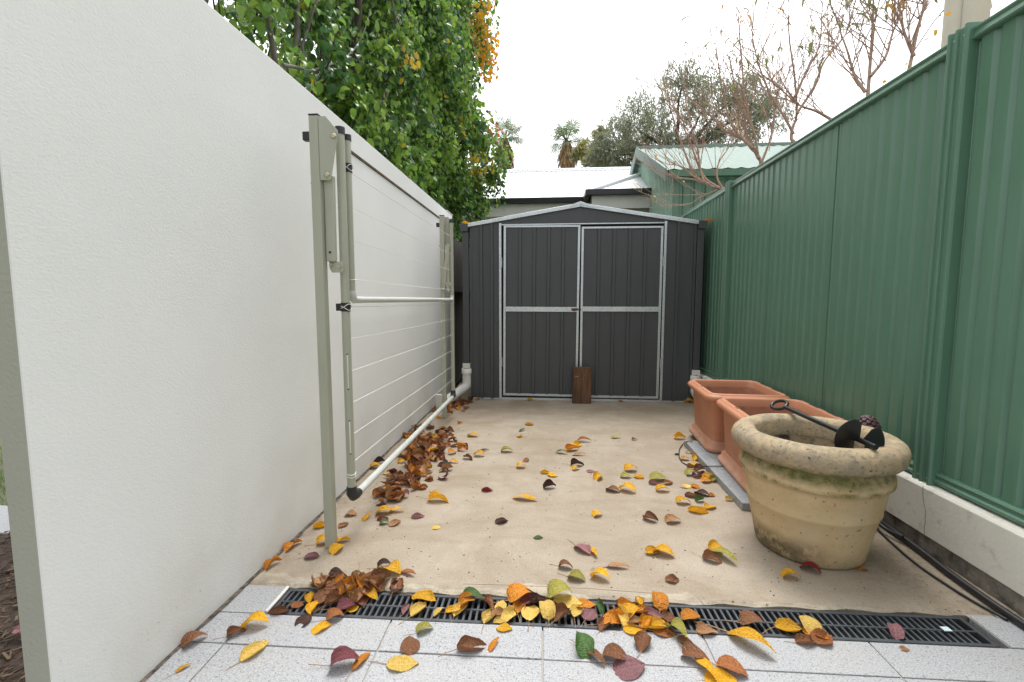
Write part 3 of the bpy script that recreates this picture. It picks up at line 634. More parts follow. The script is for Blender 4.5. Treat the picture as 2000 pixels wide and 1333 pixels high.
# auger lying across the rim
A0, A1 = Vector(at_z(1533, 796, .553)), Vector(at_z(1711, 874, .545))
auger = thing('garden_auger', 'black garden auger with ring handle lying across the stone pot rim', 'auger', tuple((A0+A1)/2))
def al(p): return Vector(p) - (A0+A1)/2
ad = (A1-A0).normalized(); side = ad.cross(Vector((0,0,1))).normalized(); upv = side.cross(ad)
b = MB(); b.tube([al(A0), al(A1)], .0105, 12); b.build('shaft', M['iron'], auger)
b = MB(); pts = []
for i in range(25):
    a = 2*math.pi*i/24; pts.append(al(A0) - ad*(.052 - .050*math.cos(a)) + (upv*.55 - side*.83).normalized()*.034*math.sin(a))
b.tube(pts, .0085, 10); b.build('handle_ring', M['iron'], auger)
def blade(c, ang0, sweep, rad, pitch, nm='blade'):
    b = MB(); n = 40; vs = []
    for i in range(n+1):
        a = ang0 + sweep*i/n
        d = side*math.cos(a) + upv*math.sin(a)
        o_ = c + ad*(pitch*i/n)
        rr = rad*(.72 + .28*min(1, min(i, n-i)/5)**.6)
        vs += [o_ + d*.009, o_ + d*rr, o_ + d*.009 + ad*.003, o_ + d*rr + ad*.003]
    b.add(vs, [(4*i,4*i+1,4*i+5,4*i+4) for i in range(n)], 0, True); b.add(vs, [(4*i+2,4*i+6,4*i+7,4*i+3) for i in range(n)], 0, True)
    b.add(vs, [(4*i+1,4*i+3,4*i+7,4*i+5) for i in range(n)] + [(0,2,3,1),(4*n,4*n+1,4*n+3,4*n+2)], 0, False); return b.build(nm, M['iron'], auger, fix=False)
bc = al(A0.lerp(A1, .815))
blade(bc, R(-85), R(178), .088, .025); blade(bc+ad*.036, R(128), R(140), .084, .018)
# dark seed head in the pot
sh = thing('seed_head', 'dark purplish knobbly seed head tucked behind the auger blades in the pot', 'seed head', tuple(at_z(1692, 866, .44)))
sh.location.z = .475
b = MB()
core = [(0,.085),(.03,.075),(.042,.04),(.045,0),(.03,-.10),(0,-.14)]; b.lathe(core[::-1], 20); b.build('core', M['lump'], sh)
km = MB(); km.lathe([(0,-.004),(.009,-.002),(.0115,.003),(.009,.0075),(.004,.0085),(0,.006)], 10); kmesh = km.mesh('knob', [M['lump']])
for i in range(110):
    t = (i+.5)/110; z = -.06 + .148*t; rr = .047*math.sqrt(max(.02, 1-((z-.0)/.092)**2)) if z > 0 else .047+(-z)*.35; a = i*2.39996
    k = link('knob', kmesh, sh, loc=(rr*math.cos(a), rr*math.sin(a), z)); nv = Vector((math.cos(a), math.sin(a), max(0,z*14))).normalized(); k.rotation_euler = nv.to_track_quat('Z','Y').to_euler(); k.scale = (rng.uniform(.75,1.1),)*3
# slab
b = MB(); b.box(-.38,.30,-.535,.535,0,.042); sb = b.build('stone_slab', M['slabstone'], None, .004)
sb.location = (1.402, 2.915, 0); sb.rotation_euler = (0,0,R(-.6)); tag(sb, 'flat grey stone slab under the two terracotta planters', 'stone slab')
# planters
def rrect(hx, hy, r, n=5):
    P = []
    for cx, cy, a0 in ((hx-r,hy-r,0),(-hx+r,hy-r,90),(-hx+r,-hy+r,180),(hx-r,-hy+r,270)):
        for i in range(n+1): a = R(a0+90*i/n); P.append((cx+r*math.cos(a), cy+r*math.sin(a)))
    return P
def loft(b, levels, n=5, m=0, cap=True):
    rings = []
    for hx, hy, r, z in levels: rings.append([(x,y,z) for x,y in rrect(hx,hy,r,n)])
    k = len(rings[0]); vs = [p for g in rings for p in g]
    b.add(vs, [(i*k+j, i*k+(j+1)%k, (i+1)*k+(j+1)%k, (i+1)*k+j) for i in range(len(rings)-1) for j in range(k)], m, True)
    if cap: b.add(rings[-1], [list(range(k))], m)
def planter(loc, rz, lab, hx, hy):
    t = thing('terracotta_planter', lab, 'planter', loc, 'terracotta planters', rz); H = .418
    b = MB(); loft(b, [(hx-.035,hy-.035,.06,.0),(hx-.022,hy-.022,.07,.004),(hx-.018,hy-.018,.07,.022),(hx-.024,hy-.024,.07,.036),(hx-.036,hy-.036,.065,.042),(hx-.038,hy-.038,.06,.062),(hx-.05,hy-.05,.055,.074),(hx-.055,hy-.055,.05,.076)])
    b.build('base', M['terra'], t)
    b = MB(); loft(b, [(hx-.060,hy-.060,.05,.0755),(hx-.058,hy-.058,.05,.09),(hx-.040,hy-.040,.055,H-.075),(hx-.038,hy-.038,.055,H-.06)], cap=False); b.build('body', M['terra'], t)
    b = MB(); loft(b, [(hx-.042,hy-.042,.055,H-.062),(hx-.030,hy-.030,.06,H-.060),(hx-.008,hy-.008,.07,H-.052),(hx,hy,.075,H-.036),(hx-.002,hy-.002,.075,H-.022),(hx-.012,hy-.012,.07,H-.012),(hx-.022,hy-.022,.065,H-.010),(hx-.024,hy-.024,.065,H-.003),(hx-.030,hy-.030,.06,H),(hx-.046,hy-.046,.05,H),(hx-.052,hy-.052,.05,H-.008),(hx-.060,hy-.060,.05,H-.05)], cap=False); b.build('rim', M['terra'], t)
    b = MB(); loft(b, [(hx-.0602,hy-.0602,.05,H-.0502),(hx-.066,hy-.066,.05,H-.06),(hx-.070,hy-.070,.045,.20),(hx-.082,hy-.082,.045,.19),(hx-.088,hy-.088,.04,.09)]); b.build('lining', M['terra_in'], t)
    b = MB()
    for x0, x1, y0, y1 in ((hx-.0405,hx-.0335,-.155,-.045),(hx-.0405,hx-.0335,.045,.155),(-hx+.034,-hx+.040,-.04,0)):
        b = MB(); b.box(x0, x1, y0, y1, H-.002, H+.0012); b.build('slot', M['blackp'], t)
    return t
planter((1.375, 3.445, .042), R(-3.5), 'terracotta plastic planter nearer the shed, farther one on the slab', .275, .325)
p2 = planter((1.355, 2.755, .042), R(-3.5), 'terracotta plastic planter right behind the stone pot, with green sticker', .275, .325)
b = MB(); b.box(-.2395,-.2350,-.22,-.16,.10,.16); b.build('sticker', simple('green white sticker', (.35,.5,.4), .5, .5, 40), p2)
# cable and hose
cp = [at_z(1415,911,.052), at_z(1385,911,.05), at_z(1362,912,.046), at_z(1350,912,.008), at_z(1340,908,.006), at_z(1330,900,.006), at_z(1326,889,.006), at_z(1328,876,.006), at_z(1335,867,.008), at_z(1341,863,.05), at_z(1352,862,.05)]
b = MB()
def smooth(P, k=5):
    P = [Vector(p) for p in P]; out = []
    for i in range(len(P)-1):
        p0, p1, p2, p3 = P[max(i-1,0)], P[i], P[i+1], P[min(i+2,len(P)-1)]
        for j in range(k):
            t = j/k; out.append(.5*((2*p1)+(p2-p0)*t+(2*p0-5*p1+4*p2-p3)*t*t+(3*p1-p0-3*p2+p3)*t**3))
    return out+[P[-1]]
b.tube(smooth(cp), .0032, 6); tag(b.build('cable', M['hose']), 'thin black cable looping over the edge of the grey slab', 'cable')
hp = [(1.60,2.75,.016),(1.618,2.45,.018),(1.620,2.2,.020),(1.612,2.0,.018),(1.598,1.85,.016),(1.592,1.65,.016),(1.598,1.45,.018),(1.61,1.2,.018),(1.61,.9,.018)]
b = MB(); b.tube(smooth(hp), .0135, 12); tag(b.build('irrigation_hose', M['hose']), 'thick black irrigation hose lying along the foot of the kerb', 'hose')
b = MB(); b.tube(smooth([(1.60,2.5,.008),(1.585,2.3,.03),(1.57,2.2,.008),(1.545,2.05,.006),(1.53,1.9,.006),(1.545,1.72,.006),(1.575,1.6,.007)]), .005, 8)
b.tube(smooth([(1.61,2.4,.02),(1.575,2.26,.045),(1.585,2.18,.03),(1.60,2.1,.035)]), .007, 8); tag(b.build('drip_tube', M['hose']), 'thin black drip tube tangled beside the thick hose', 'hose')

# ================================================================== DRAIN
dg = thing('drain_grate', 'long black slotted drain grate between the paving and concrete', 'drain', (DX0, DY0, 0), None, DA)
b = MB(); b.box(.0,2.42,.002,.138,-.10,-.058); b.build('channel', M['pit'], dg)
b = MB()
for y0, y1 in ((.0,.013),(.127,.140),(.064,.072)): b.box(.0,2.42,y0,y1,-.024,-.003)
b.box(-.001,.012,.0,.14,-.026,-.002); b.box(2.408,2.421,.0,.14,-.026,-.002); b.box(0,2.42,-.002,.0,-.06,-.003); b.box(0,2.42,.14,.142,-.06,-.008); b.build('frame', M['grate'], dg, .0012, 1)
bm_ = MB(); bm_.box(-.0038,.0038,-.0265,.0265,-.020,0); barme = bm_.mesh('bar', [M['grate']])
for i in range(107):
    for y in (.0385, .0995): link('bar', barme, dg, loc=((.0232+i*.0222), y, -.0045))
dg2 = MB(); dg2.box(.9995,1.0030,.0,.14,-.020,-.0022); dg2.build('grate_seam', M['pit'], dg)
b = MB(); b.box(2.30,2.325,.055,.075,-.003,.0); lt = b.build('litter_scrap', simple('pale blue litter', (.55,.66,.70), .5)); lt.location = (DX0, DY0, .004); lt.rotation_euler = (0,0,DA); tag(lt, 'scrap of pale blue litter on the right end of the drain', 'litter')
# caulk smear at the drain's left end
b = MB(); b.tube([dl(-.010,.0,.001), dl(-.009,.07,.001), dl(-.010,.14,.001)], .0065, 8); sl_ = b.build('sealant_bead', simple('white sealant', (.62,.60,.55), .6)); sl_.parent = pav

# ================================================================== FALLEN LEAVES
def leafmesh(L, wd, bend, cup, wave, twist, seed, stalk=True):
    r = random.Random(seed); n, k = 9, 7; vs = []
    ph1, ph2 = r.uniform(0,6), r.uniform(0,6)
    a = 0; x = z = 0; px = []
    for i in range(n):
        s_ = i/(n-1); px.append((x, z, a)); st = L/(n-1); a = bend*(s_-.5)*1.0 if 0 else -bend/2 + bend*s_
        x += st*math.cos(a); z -= st*math.sin(a)
    for i in range(n):
        s_ = i/(n-1); w = wd*L*.5*(math.sin(math.pi*min(1,(s_*.97+.015))**.72)**.75)*(1-.25*max(0,s_-.75)/.25*.6)
        x, z, a = px[i]; ca = Vector((math.cos(a),0,-math.sin(a))); nn = Vector((math.sin(a),0,math.cos(a)))
        tw = twist*(s_-.3)
        for j in range(k):
            t = -1+2*j/(k-1); ang = cup*t
            yy = w*(math.sin(ang)/cup if abs(cup) > .01 else t); hh = w*((1-math.cos(ang))/cup if abs(cup) > .01 else 0)
            hh += wave*L*(.5*math.sin(s_*9+ph1+t*2)+.5*math.sin(s_*5+ph2-t*3))*abs(t)**1.3
            y2, h2 = yy*math.cos(tw)-hh*math.sin(tw), yy*math.sin(tw)+hh*math.cos(tw)
            vs.append(Vector((x,0,z)) + nn*h2 + Vector((0,y2,0)))
    c = sum(vs, Vector())/len(vs); mz = min(v.z for v in vs)
    vs = [Vector((v.x-c.x, v.y-c.y, v.z-mz+.0012)) for v in vs]
    fs = [(i*k+j, i*k+j+1, (i+1)*k+j+1, (i+1)*k+j) for i in range(n-1) for j in range(k-1)]
    me = bpy.data.meshes.new('leaf'); me.from_pydata([tuple(v) for v in vs], [], fs); me.materials.append(LM['brown'])
    me.polygons.foreach_set('use_smooth', [True]*len(fs))
    p0 = vs[k//2]; b = MB(); d = Vector((-1, r.uniform(-.5,.5), 0)); q1 = p0 + d*.35*L + Vector((0,0,.01)); q2 = p0 + d*.62*L; q2.z = .0015+r.random()*.01
    b.tube([p0, q1, q2], [.013,.010,.013], 5); b2 = b.mesh('stalk', [M['stalk']])
    return me, b2
SH = {'flat': [], 'arched': [], 'cupped': [], 'crumpled': [], 'narrow': [], 'twisted': []}
for i in range(5):
    q = rng.uniform
    SH['flat'].append(leafmesh(1, q(.68,.85), q(-.5,.5), q(.2,.6), .06, q(-.3,.3), i))
    SH['arched'].append(leafmesh(1, q(.6,.78), q(1.5,2.5), q(.3,.9), .05, q(-.3,.3), 10+i))
    SH['cupped'].append(leafmesh(1, q(.75,.95), q(-.7,-.1), q(1.0,1.7), .06, q(-.3,.3), 20+i))
    SH['crumpled'].append(leafmesh(1, q(.8,1.0), q(-.9,1.2), q(.9,1.9), .11, q(-1.3,1.3), 30+i))
    SH['narrow'].append(leafmesh(1, q(.28,.40), q(.6,1.6), q(-.5,.8), .04, q(-.7,.7), 40+i))
    SH['twisted'].append(leafmesh(1, q(.6,.75), q(.6,1.8), q(.5,1.6), .08, q(-2.2,2.2), 50+i))
Y, PYL, O, BR, DB, TN, RU, MA, MV, RD, GR, OL = 'amber yellow','pale yellow','orange','brown','dark brown','tan','rust','maroon','mauve','red','green','olive'
f, a_, c_, k_, n_, w_ = 'flat','arched','cupped','crumpled','narrow','twisted'
# (u, v, colour, shape, length cm, heading) : where each leaf of the photograph lies
LEAVES = [
 (516,1106,O,w_,7,60),(349,1254,BR,a_,7,55),(358,1308,Y,n_,4,60),(461,1240,BR,k_,5,30),(500,1226,Y,a_,8.5,10),(499,1273,PYL,c_,8,80),(547,1197,BR,c_,6,20),(581,1182,RU,f,4,0),(595,1214,DB,f,6,70),(627,1230,Y,w_,6,50),(653,1210,RU,a_,6.5,20),
 (606,1168,Y,c_,6,120),(632,1167,BR,c_,7.5,80),(613,1188,Y,k_,6,100),(659,1128,DB,k_,7,10),(645,1141,TN,f,6,150),(693,1158,PYL,c_,8,10),(690,1146,BR,w_,7,40),(662,1168,BR,k_,7,70),(680,1186,MA,k_,7,20),(640,1152,BR,f,7,200),(725,1168,Y,w_,6,-20),(742,1142,BR,k_,9,60),(766,1118,Y,a_,9,-40),(750,1108,DB,a_,6,30),(796,1122,RU,n_,8,-15),(776,1150,DB,k_,6,80),(689,1190,Y,f,4,60),(793,1190,MV,c_,5,80),(828,1170,Y,w_,9,-10),(818,1191,PYL,c_,7.5,80),(857,1196,PYL,n_,5,60),(700,1134,TN,k_,6,60),(665,1150,BR,c_,6,10),(718,1156,RU,k_,7,140),(652,1180,BR,k_,6,40),(735,1128,BR,k_,7,10),
 (672,1300,MA,a_,9,20),(706,1294,O,n_,7,70),(829,1234,OL,a_,6,30),(801,1262,BR,f,7,100),(787,1298,PYL,f,8.5,5),(610,1090,MV,c_,6,0),(659,1076,Y,a_,7,80),
 (901,1190,PYL,c_,7,60),(886,1192,Y,c_,5,20),(913,1180,O,w_,7,40),(922,1170,GR,a_,8,10),(953,1183,BR,w_,7,-50),(957,1205,PYL,c_,7,60),(979,1184,PYL,f,5,80),(974,1200,TN,k_,5,20),(996,1204,PYL,w_,6.5,70),(976,1213,PYL,f,4,0),(985,1229,Y,f,5,0),(1014,1168,O,a_,10,25),(1036,1172,MA,k_,7,60),(1014,1186,O,c_,6,70),(1038,1196,PYL,f,8,90),(1067,1197,PYL,a_,8.5,100),(1092,1165,OL,a_,10,10),(1110,1176,PYL,f,9.5,0),(1128,1194,PYL,c_,6.5,60),(1143,1182,O,f,7,0),(1152,1200,MV,f,6.5,60),(1172,1188,GR,w_,6,80),(1083,1190,BR,k_,5,60),(1098,1206,BR,k_,6.5,40),(1052,1178,DB,k_,6,30),
 (1212,1179,BR,c_,5,80),(1213,1208,PYL,w_,8,85),(1249,1176,Y,c_,6,90),(1232,1200,Y,a_,8,40),(1252,1194,O,c_,7,10),(1286,1178,O,a_,9,95),(1276,1201,MV,c_,6,-20),(1182,1220,BR,c_,7,60),(1202,1214,O,w_,8,30),(1240,1217,TN,k_,6,20),(1237,1231,Y,f,6,10),(1281,1224,Y,c_,9,10),(1306,1208,BR,k_,6,80),(1322,1238,OL,a_,8,-50),(1349,1207,O,a_,6.5,0),(1381,1236,TN,k_,6,0),(1256,1254,BR,c_,8.5,80),(1299,1236,RU,f,7,10),(1264,1222,O,k_,6,60),(1225,1188,O,k_,6,10),
 (922,1268,BR,c_,8.5,20),(964,1263,O,n_,6,70),(1139,1266,GR,w_,9.5,85),(1162,1287,BR,n_,8,-45),(1202,1287,BR,a_,8,-15),(1229,1308,MV,f,9,20),(1342,1262,BR,c_,6,-50),(1357,1287,BR,a_,8,-20),(1379,1312,Y,n_,9,-60),(1428,1312,RU,a_,8.5,-20),(1408,1331,Y,f,8,10),(1468,1219,BR,a_,8,-10),(1466,1262,Y,n_,14,-35),(1541,1228,Y,c_,8,10),(1578,1224,PYL,a_,8,80),(1594,1240,O,w_,7,-40),(1578,1256,BR,c_,7,10),(1606,1252,RU,k_,7,20),(1745,1236,MV,a_,6.5,70),(1767,1269,TN,f,2.5,0),
 (1545,1131,Y,a_,7,-15),(1582,1117,RD,a_,8,-35),(1684,1110,O,f,6,40),
 (1104,1110,BR,a_,6,-15),(1126,1132,OL,a_,7,-10),(1173,1132,Y,a_,8,-25),(1206,1110,TN,n_,9,-10),(1313,1135,BR,k_,5,10),(1275,1080,Y,c_,7,30),(1296,1084,Y,a_,9,-20),(1138,1076,MV,w_,9,-50),(1157,1081,Y,n_,9,-60),(1398,1074,Y,w_,8,40),(1413,1090,OL,n_,13,-60),(1390,1096,BR,k_,7,-25),
 (1034,831,Y,c_,7,0),(1020,842,GR,n_,8,60),(1016,854,Y,k_,5,30),(1097,886,GR,n_,9,-20),(1118,880,O,k_,9,20),(1140,863,RU,n_,11,0),(1130,890,TN,n_,9,0),(1126,872,Y,k_,8,20),(1203,856,OL,n_,9,15),(1239,860,TN,k_,4,10),(1028,901,BR,w_,6,60),(1017,914,Y,a_,7,0),(1066,925,Y,c_,6,10),(1080,929,Y,f,7,70),(1127,910,DB,k_,8,0),(1124,918,Y,a_,6,20),(1153,922,MV,f,5,0),(1169,935,Y,w_,8,70),(1073,954,DB,k_,7,20),(1197,960,BR,a_,8,-40),(1226,960,Y,a_,10,-30),(1231,920,Y,a_,9,5),(1222,933,OL,a_,7,0),(1248,934,Y,c_,6,-30),(1286,938,OL,a_,11,10),(1278,946,MV,c_,6,0),(1306,945,TN,c_,7,40),(1294,960,Y,a_,8,10),(1327,858,Y,k_,8,0),(1323,889,GR,c_,4,20),(1345,886,O,n_,5,-20),(1338,899,O,a_,6,0),(1360,898,Y,w_,8,50),(1358,908,Y,f,6,10),
 (1353,918,BR,k_,7,0),(1349,928,OL,a_,8,10),(1366,921,BR,k_,7,40),(1373,930,DB,k_,6,10),(1385,934,Y,c_,8,0),(1380,942,O,a_,7,10),(1362,932,MA,k_,6,20),(1395,940,OL,k_,6,60),(1340,951,PYL,f,8,0),(1358,953,O,c_,5,-40),(1371,967,DB,a_,8,-30),(1352,971,BR,c_,7,0),(1367,980,GR,k_,5,20),(1390,969,O,k_,4,30),(1334,984,Y,a_,8,0),(1364,1001,Y,c_,9,-10),(1388,993,Y,k_,6,20),(1270,1017,BR,k_,7,-20),(1314,1020,TN,a_,8,0),(1167,1008,Y,a_,6,40),(1025,977,Y,n_,13,-20),(1051,1051,GR,f,4,0),(1424,978,PYL,k_,4,20),
 (952,960,RD,c_,6,0),(980,1021,DB,c_,6,10),(856,980,Y,w_,11,-20),(848,968,Y,a_,6,-30),(852,1032,PYL,f,4,0),(817,1011,MV,c_,6,10),(772,1024,TN,c_,6,60),(751,1004,Y,a_,9,20),(748,1016,RD,c_,5,10),(750,1023,GR,a_,5,20),(775,1000,Y,n_,8,10),(717,1013,Y,n_,7,70),(686,1007,TN,a_,6,0),(745,986,DB,f,5,0),(770,979,RU,k_,8,0),(628,1030,Y,c_,7,30),(633,1061,Y,a_,7,20),(668,1060,Y,w_,7,20),(671,1028,TN,c_,5,60),(720,914,Y,a_,8,20),(755,925,PYL,f,6,0),(740,906,DB,k_,7,20),(924,853,Y,a_,9,-5),(936,891,Y,a_,8,-20),(945,881,DB,n_,7,15),(990,883,OL,a_,9,10),(903,875,Y,c_,5,30),(897,866,O,n_,7,0),(886,904,Y,n_,7,-20),(874,919,TN,k_,7,30),(858,817,Y,c_,6,0),(1035,783,Y,k_,6,0),(1213,785,RU,c_,5,10),(1318,784,RU,c_,6,0),(1345,787,Y,k_,8,0),(918,808,RU,f,3,0),(876,811,RU,k_,7,30),(548,1068,O,w_,8,50),(760,968,BR,k_,8,30),(740,970,RU,k_,7,60),
]
pr_ = random.Random(3)
PILE = []
def along(P, n, spread, cols, zmax, name):
    for i in range(n):
        t = pr_.random()*(len(P)-1); k = int(t); e = t-k
        u, v, w = [P[k][q]*(1-e)+P[k+1][q]*e for q in range(3)]
        g1, g2 = pr_.gauss(0,1), pr_.gauss(0,1); p = at_z(u + g1*w*spread, v + g2*w*spread*.42)
        if p[0] < -1.14: p[0] = -1.14 + pr_.random()*.06
        m = math.exp(-(g1*g1+g2*g2)/1.6)
        PILE.append((p, pr_.choice(cols), pr_.choice([k_,k_,c_,w_,a_]), pr_.uniform(5.5,8.5), pr_.uniform(0,360), pr_.random()*zmax*m, name))
along([(872,858,26),(845,875,32),(825,892,30),(805,905,20)], 74, .95, [BR,BR,RU,RU,DB,TN,TN,BR,O,Y,BR], .055, 'heap')
along([(812,920,22),(795,938,28),(785,958,26),(770,972,14)], 34, .9, [BR,BR,DB,MA,RU,RU,TN,TN,O,Y], .035, 'heap')
along([(915,786,16),(880,795,20),(852,800,18)], 22, .8, [RU,BR,RU,O,DB], .02, 'pipe')
along([(812,838,12),(800,843,10)], 9, .9, [BR,Y,TN,BR,GR], .03, 'wall')
along([(640,1150,26),(700,1150,34),(740,1140,22)], 16, .8, [BR,BR,RU,TN,TN,O], .02, 'grate')

items = []
def zone(x, y):
    if y > 4.55: return 'at the foot of the dark shed'
    if x < -.80 and y < 1.98 and y > 1.6: return 'round the near clothesline post'
    if x < -.93 and y < 1.62: return 'against the wall near the paving'
    if x < -.40 and y > 1.95: return 'under the clothesline'
    lb = (y-DY0) - (x-DX0)*math.tan(DA)
    if lb < -.012: return 'on the grey granite paving'
    if lb < .15: return 'on the black drain grate'
    if x > .75 and y < 2.05 and x > .9: return 'at the foot of the stone pot'
    if x > .78 and y >= 2.1: return 'beside the grey stone slab'
    if y < 1.95: return 'on concrete near the drain'
    if y < 2.75: return 'on the middle of the concrete'
    return 'on the far half of the concrete'
for (u, v, col, shp, L, hd) in LEAVES:
    p = at_z(u, v); items.append(dict(p=p, u=u, col=col, sh=shp, L=L, h=hd, z=0, zone=zone(p[0], p[1]), grp=None))
order = ['leftmost','second from left','third from left','fourth from left','fifth from left','sixth from left','seventh from left','eighth from left','ninth from left','tenth from left','eleventh from left','twelfth from left','thirteenth from left','fourteenth from left']
from collections import defaultdict
bk = defaultdict(list)
for it in items: bk[(it['col'], it['sh'], it['zone'])].append(it)
for (col, shp, zn), L_ in bk.items():
    L_.sort(key=lambda q: q['p'][0]/q['p'][1])
    for i, it in enumerate(L_):
        it['label'] = f"{shp} {col} leaf {zn}" + ('' if len(L_) == 1 else f", {order[min(i,13)]} of these")
art = {'heap': 'of the leaf heap under the clothesline', 'pipe': 'of the leaf drift by the white drain pipe', 'wall': 'of the leaf clump at the wall foot', 'grate': 'of the leaf drift on the drain'}
bk = defaultdict(list)
for (p, col, shp, L, hd, z, nm) in PILE:
    ys_ = sorted(q[0][1] for q in PILE if q[6] == nm); n_y = len(ys_); part = 'near end' if p[1] < ys_[n_y//3] else 'shed end' if p[1] > ys_[2*n_y//3] else 'middle'
    it = dict(p=p, col=col, sh=shp, L=L, h=hd, z=z, grp='leaves piled ' + art[nm][3:]); items.append(it); bk[(col, shp, part, nm)].append(it)
for (col, shp, part, nm), L_ in bk.items():
    L_.sort(key=lambda q: q['p'][0]/q['p'][1])
    for i, it in enumerate(L_):
        it['label'] = f"{shp} {col} leaf, {part} {art[nm]}" + ('' if len(L_) == 1 else f", {order[min(i,13)]}".replace(' from left', ' such'))
for i, it in enumerate(items):
    me, stk = SH[it['sh']][i % 5]; p = it['p']; o = link('fallen_leaf', me, None, mat=LM[it['col']])
    s_ = it['L']/100*1.14; z = it['z']
    lb = (p[1]-DY0) - (p[0]-DX0)*math.tan(DA)
    if 0 < lb < .142: z -= .002
    if it['p'][0] < -1.13: p[0] = -1.13
    o.location = (p[0], p[1], z); o.scale = (s_, s_, s_*rng.uniform(.85,1.1))
    o.rotation_euler = (rng.uniform(-.12,.12) + (rng.uniform(-.5,.5) if it['grp'] else 0), rng.uniform(-.12,.12) + (rng.uniform(-.5,.5) if it['grp'] else 0), R(it['h']+rng.uniform(-12,12)))
    tag(o, it['label'], 'leaf', it['grp'] or 'leaves scattered on the ground')
    if not it['grp'] and (p[1] < 2.0 or i % 3 == 0): link('stalk', stk, o)
for (x, y, z, lab) in ((-.90, 4.99, ZE+.02, 'yellow leaf caught on the left eave of the shed'), (1.66, 5.0, ZE+.012, 'orange leaf lying in the right gutter of the shed')):
    o = link('fallen_leaf', SH['cupped'][1][0], None, loc=(x,y,z), mat=LM[Y if x < 0 else O]); o.scale = (.09,.09,.09); tag(o, lab, 'leaf', 'leaves on the shed')
pk = link('fallen_leaf', SH['cupped'][2][0], None, loc=(-1.70, 1.27, .02), mat=LM[MV]); pk.scale = (.07,)*3; pk.rotation_euler = (.2,0,.4); tag(pk, 'pink leaf on the bark mulch left of the wall end', 'leaf')
# the mass of leaves underneath the heaps' top layer
lb_ = MB(); lmats = [LM[BR], LM[RU], LM[DB], LM[MA], LM[TN], LM[O]]; lr = random.Random(5)
def litter(P, n, zmax):
    for i in range(n):
        t = lr.random()*(len(P)-1); k = int(t); e = t-k; u, v, w = [P[k][q]*(1-e)+P[k+1][q]*e for q in range(3)]
        g1, g2 = lr.gauss(0,.75), lr.gauss(0,.75); p = at_z(u+g1*w, v+g2*w*.42)
        if p[0] < -1.12: continue
        me = SH[lr.choice([k_, c_, w_, k_, a_])][lr.randrange(5)][0]; sc = lr.uniform(.055,.08)
        mt = Matrix.Translation((p[0], p[1], lr.random()*zmax*math.exp(-(g1*g1+g2*g2)))) @ Matrix.Rotation(lr.uniform(0,6.3), 4, 'Z') @ Matrix.Rotation(lr.gauss(0,.45), 4, 'X') @ Matrix.Rotation(lr.gauss(0,.45), 4, 'Y') @ Matrix.Scale(sc, 4)
        lb_.add([mt @ x.co for x in me.vertices], [list(q.vertices) for q in me.polygons], lr.choice([0,0,0,1,1,1,2,4,4,5]), True)
litter([(872,856,26),(845,873,32),(825,890,30),(805,903,18)], 80, .04); litter([(812,920,20),(795,938,26),(785,958,24),(770,972,12)], 45, .03); litter([(915,785,14),(880,794,18),(852,800,16)], 30, .02); litter([(640,1150,22),(700,1150,30),(740,1140,18)], 8, .015)
stuff(tag(lb_.build('leaf_litter', lmats, fix=False), 'dense mass of brown leaves in the bottom of the heaps', 'leaf litter'))
# tiny crumbs of leaf and twig on the concrete
b = MB()
for i in range(420):
    x, y = rng.uniform(-1.1,1.6), 1.62 + rng.random()**1.3*3.3; L, w, a = rng.uniform(.002,.010), rng.uniform(.001,.0028), rng.uniform(0,6.3)
    b.obox((x,y,.0012), (math.cos(a)*L/2, math.sin(a)*L/2, 0), (-math.sin(a)*w/2, math.cos(a)*w/2, 0), (0,0,.0009))
stuff(tag(b.build('leaf_crumbs', simple('leaf crumbs', (.07,.045,.028), .9, .4), fix=False), 'tiny dark leaf and twig crumbs scattered over the concrete', 'debris'))

# ================================================================== VEGETATION HELPERS
def leaf_cloud(name, pos, dirs, size, mats, midx, parent, wd=.72, fold=.25, smooth_n=True):
    """many small folded, drooping leaves in one mesh: pos (n,3), dirs (n,3) leaf axis"""
    n = len(pos); d = dirs/np.linalg.norm(dirs, axis=1, keepdims=True)
    rnd = NR.normal(size=(n,3)); s_ = np.cross(d, rnd); s_ /= np.linalg.norm(s_, axis=1, keepdims=True); nn = np.cross(s_, d)
    L = size[:,None]; w = L*wd*.5; curl = NR.uniform(-.25,.45,size=(n,1))
    P = np.stack([pos, pos+d*L*.33+s_*w*.95+nn*w*fold, pos+d*L*.33-s_*w*.95+nn*w*fold, pos+d*L*.38,
                  pos+d*L*.70+s_*w*.72+nn*w*fold-nn*L*curl*.25, pos+d*L*.70-s_*w*.72+nn*w*fold-nn*L*curl*.25, pos+d*L*.72-nn*L*curl*.25, pos+d*L*.99-nn*L*curl*.7], 1).reshape(-1,3)
    T = np.array([[0,3,1],[0,2,3],[1,3,6],[1,6,4],[3,2,5],[3,5,6],[4,6,7],[6,5,7]])
    F_ = (np.arange(n)[:,None,None]*8 + T[None]).reshape(-1,3)
    me = bpy.data.meshes.new(name); me.vertices.add(len(P)); me.vertices.foreach_set('co', P.ravel())
    me.loops.add(F_.size); me.loops.foreach_set('vertex_index', F_.ravel().astype(np.int32))
    me.polygons.add(len(F_)); me.polygons.foreach_set('loop_start', np.arange(0, F_.size, 3, dtype=np.int32)); me.polygons.foreach_set('loop_total', np.full(len(F_), 3, dtype=np.int32))
    for m in mats: me.materials.append(m)
    me.polygons.foreach_set('material_index', np.repeat(midx, 8).astype(np.int32)); me.polygons.foreach_set('use_smooth', np.ones(len(F_), bool))
    me.update(calc_edges=True); o = link(name, me, parent); return o
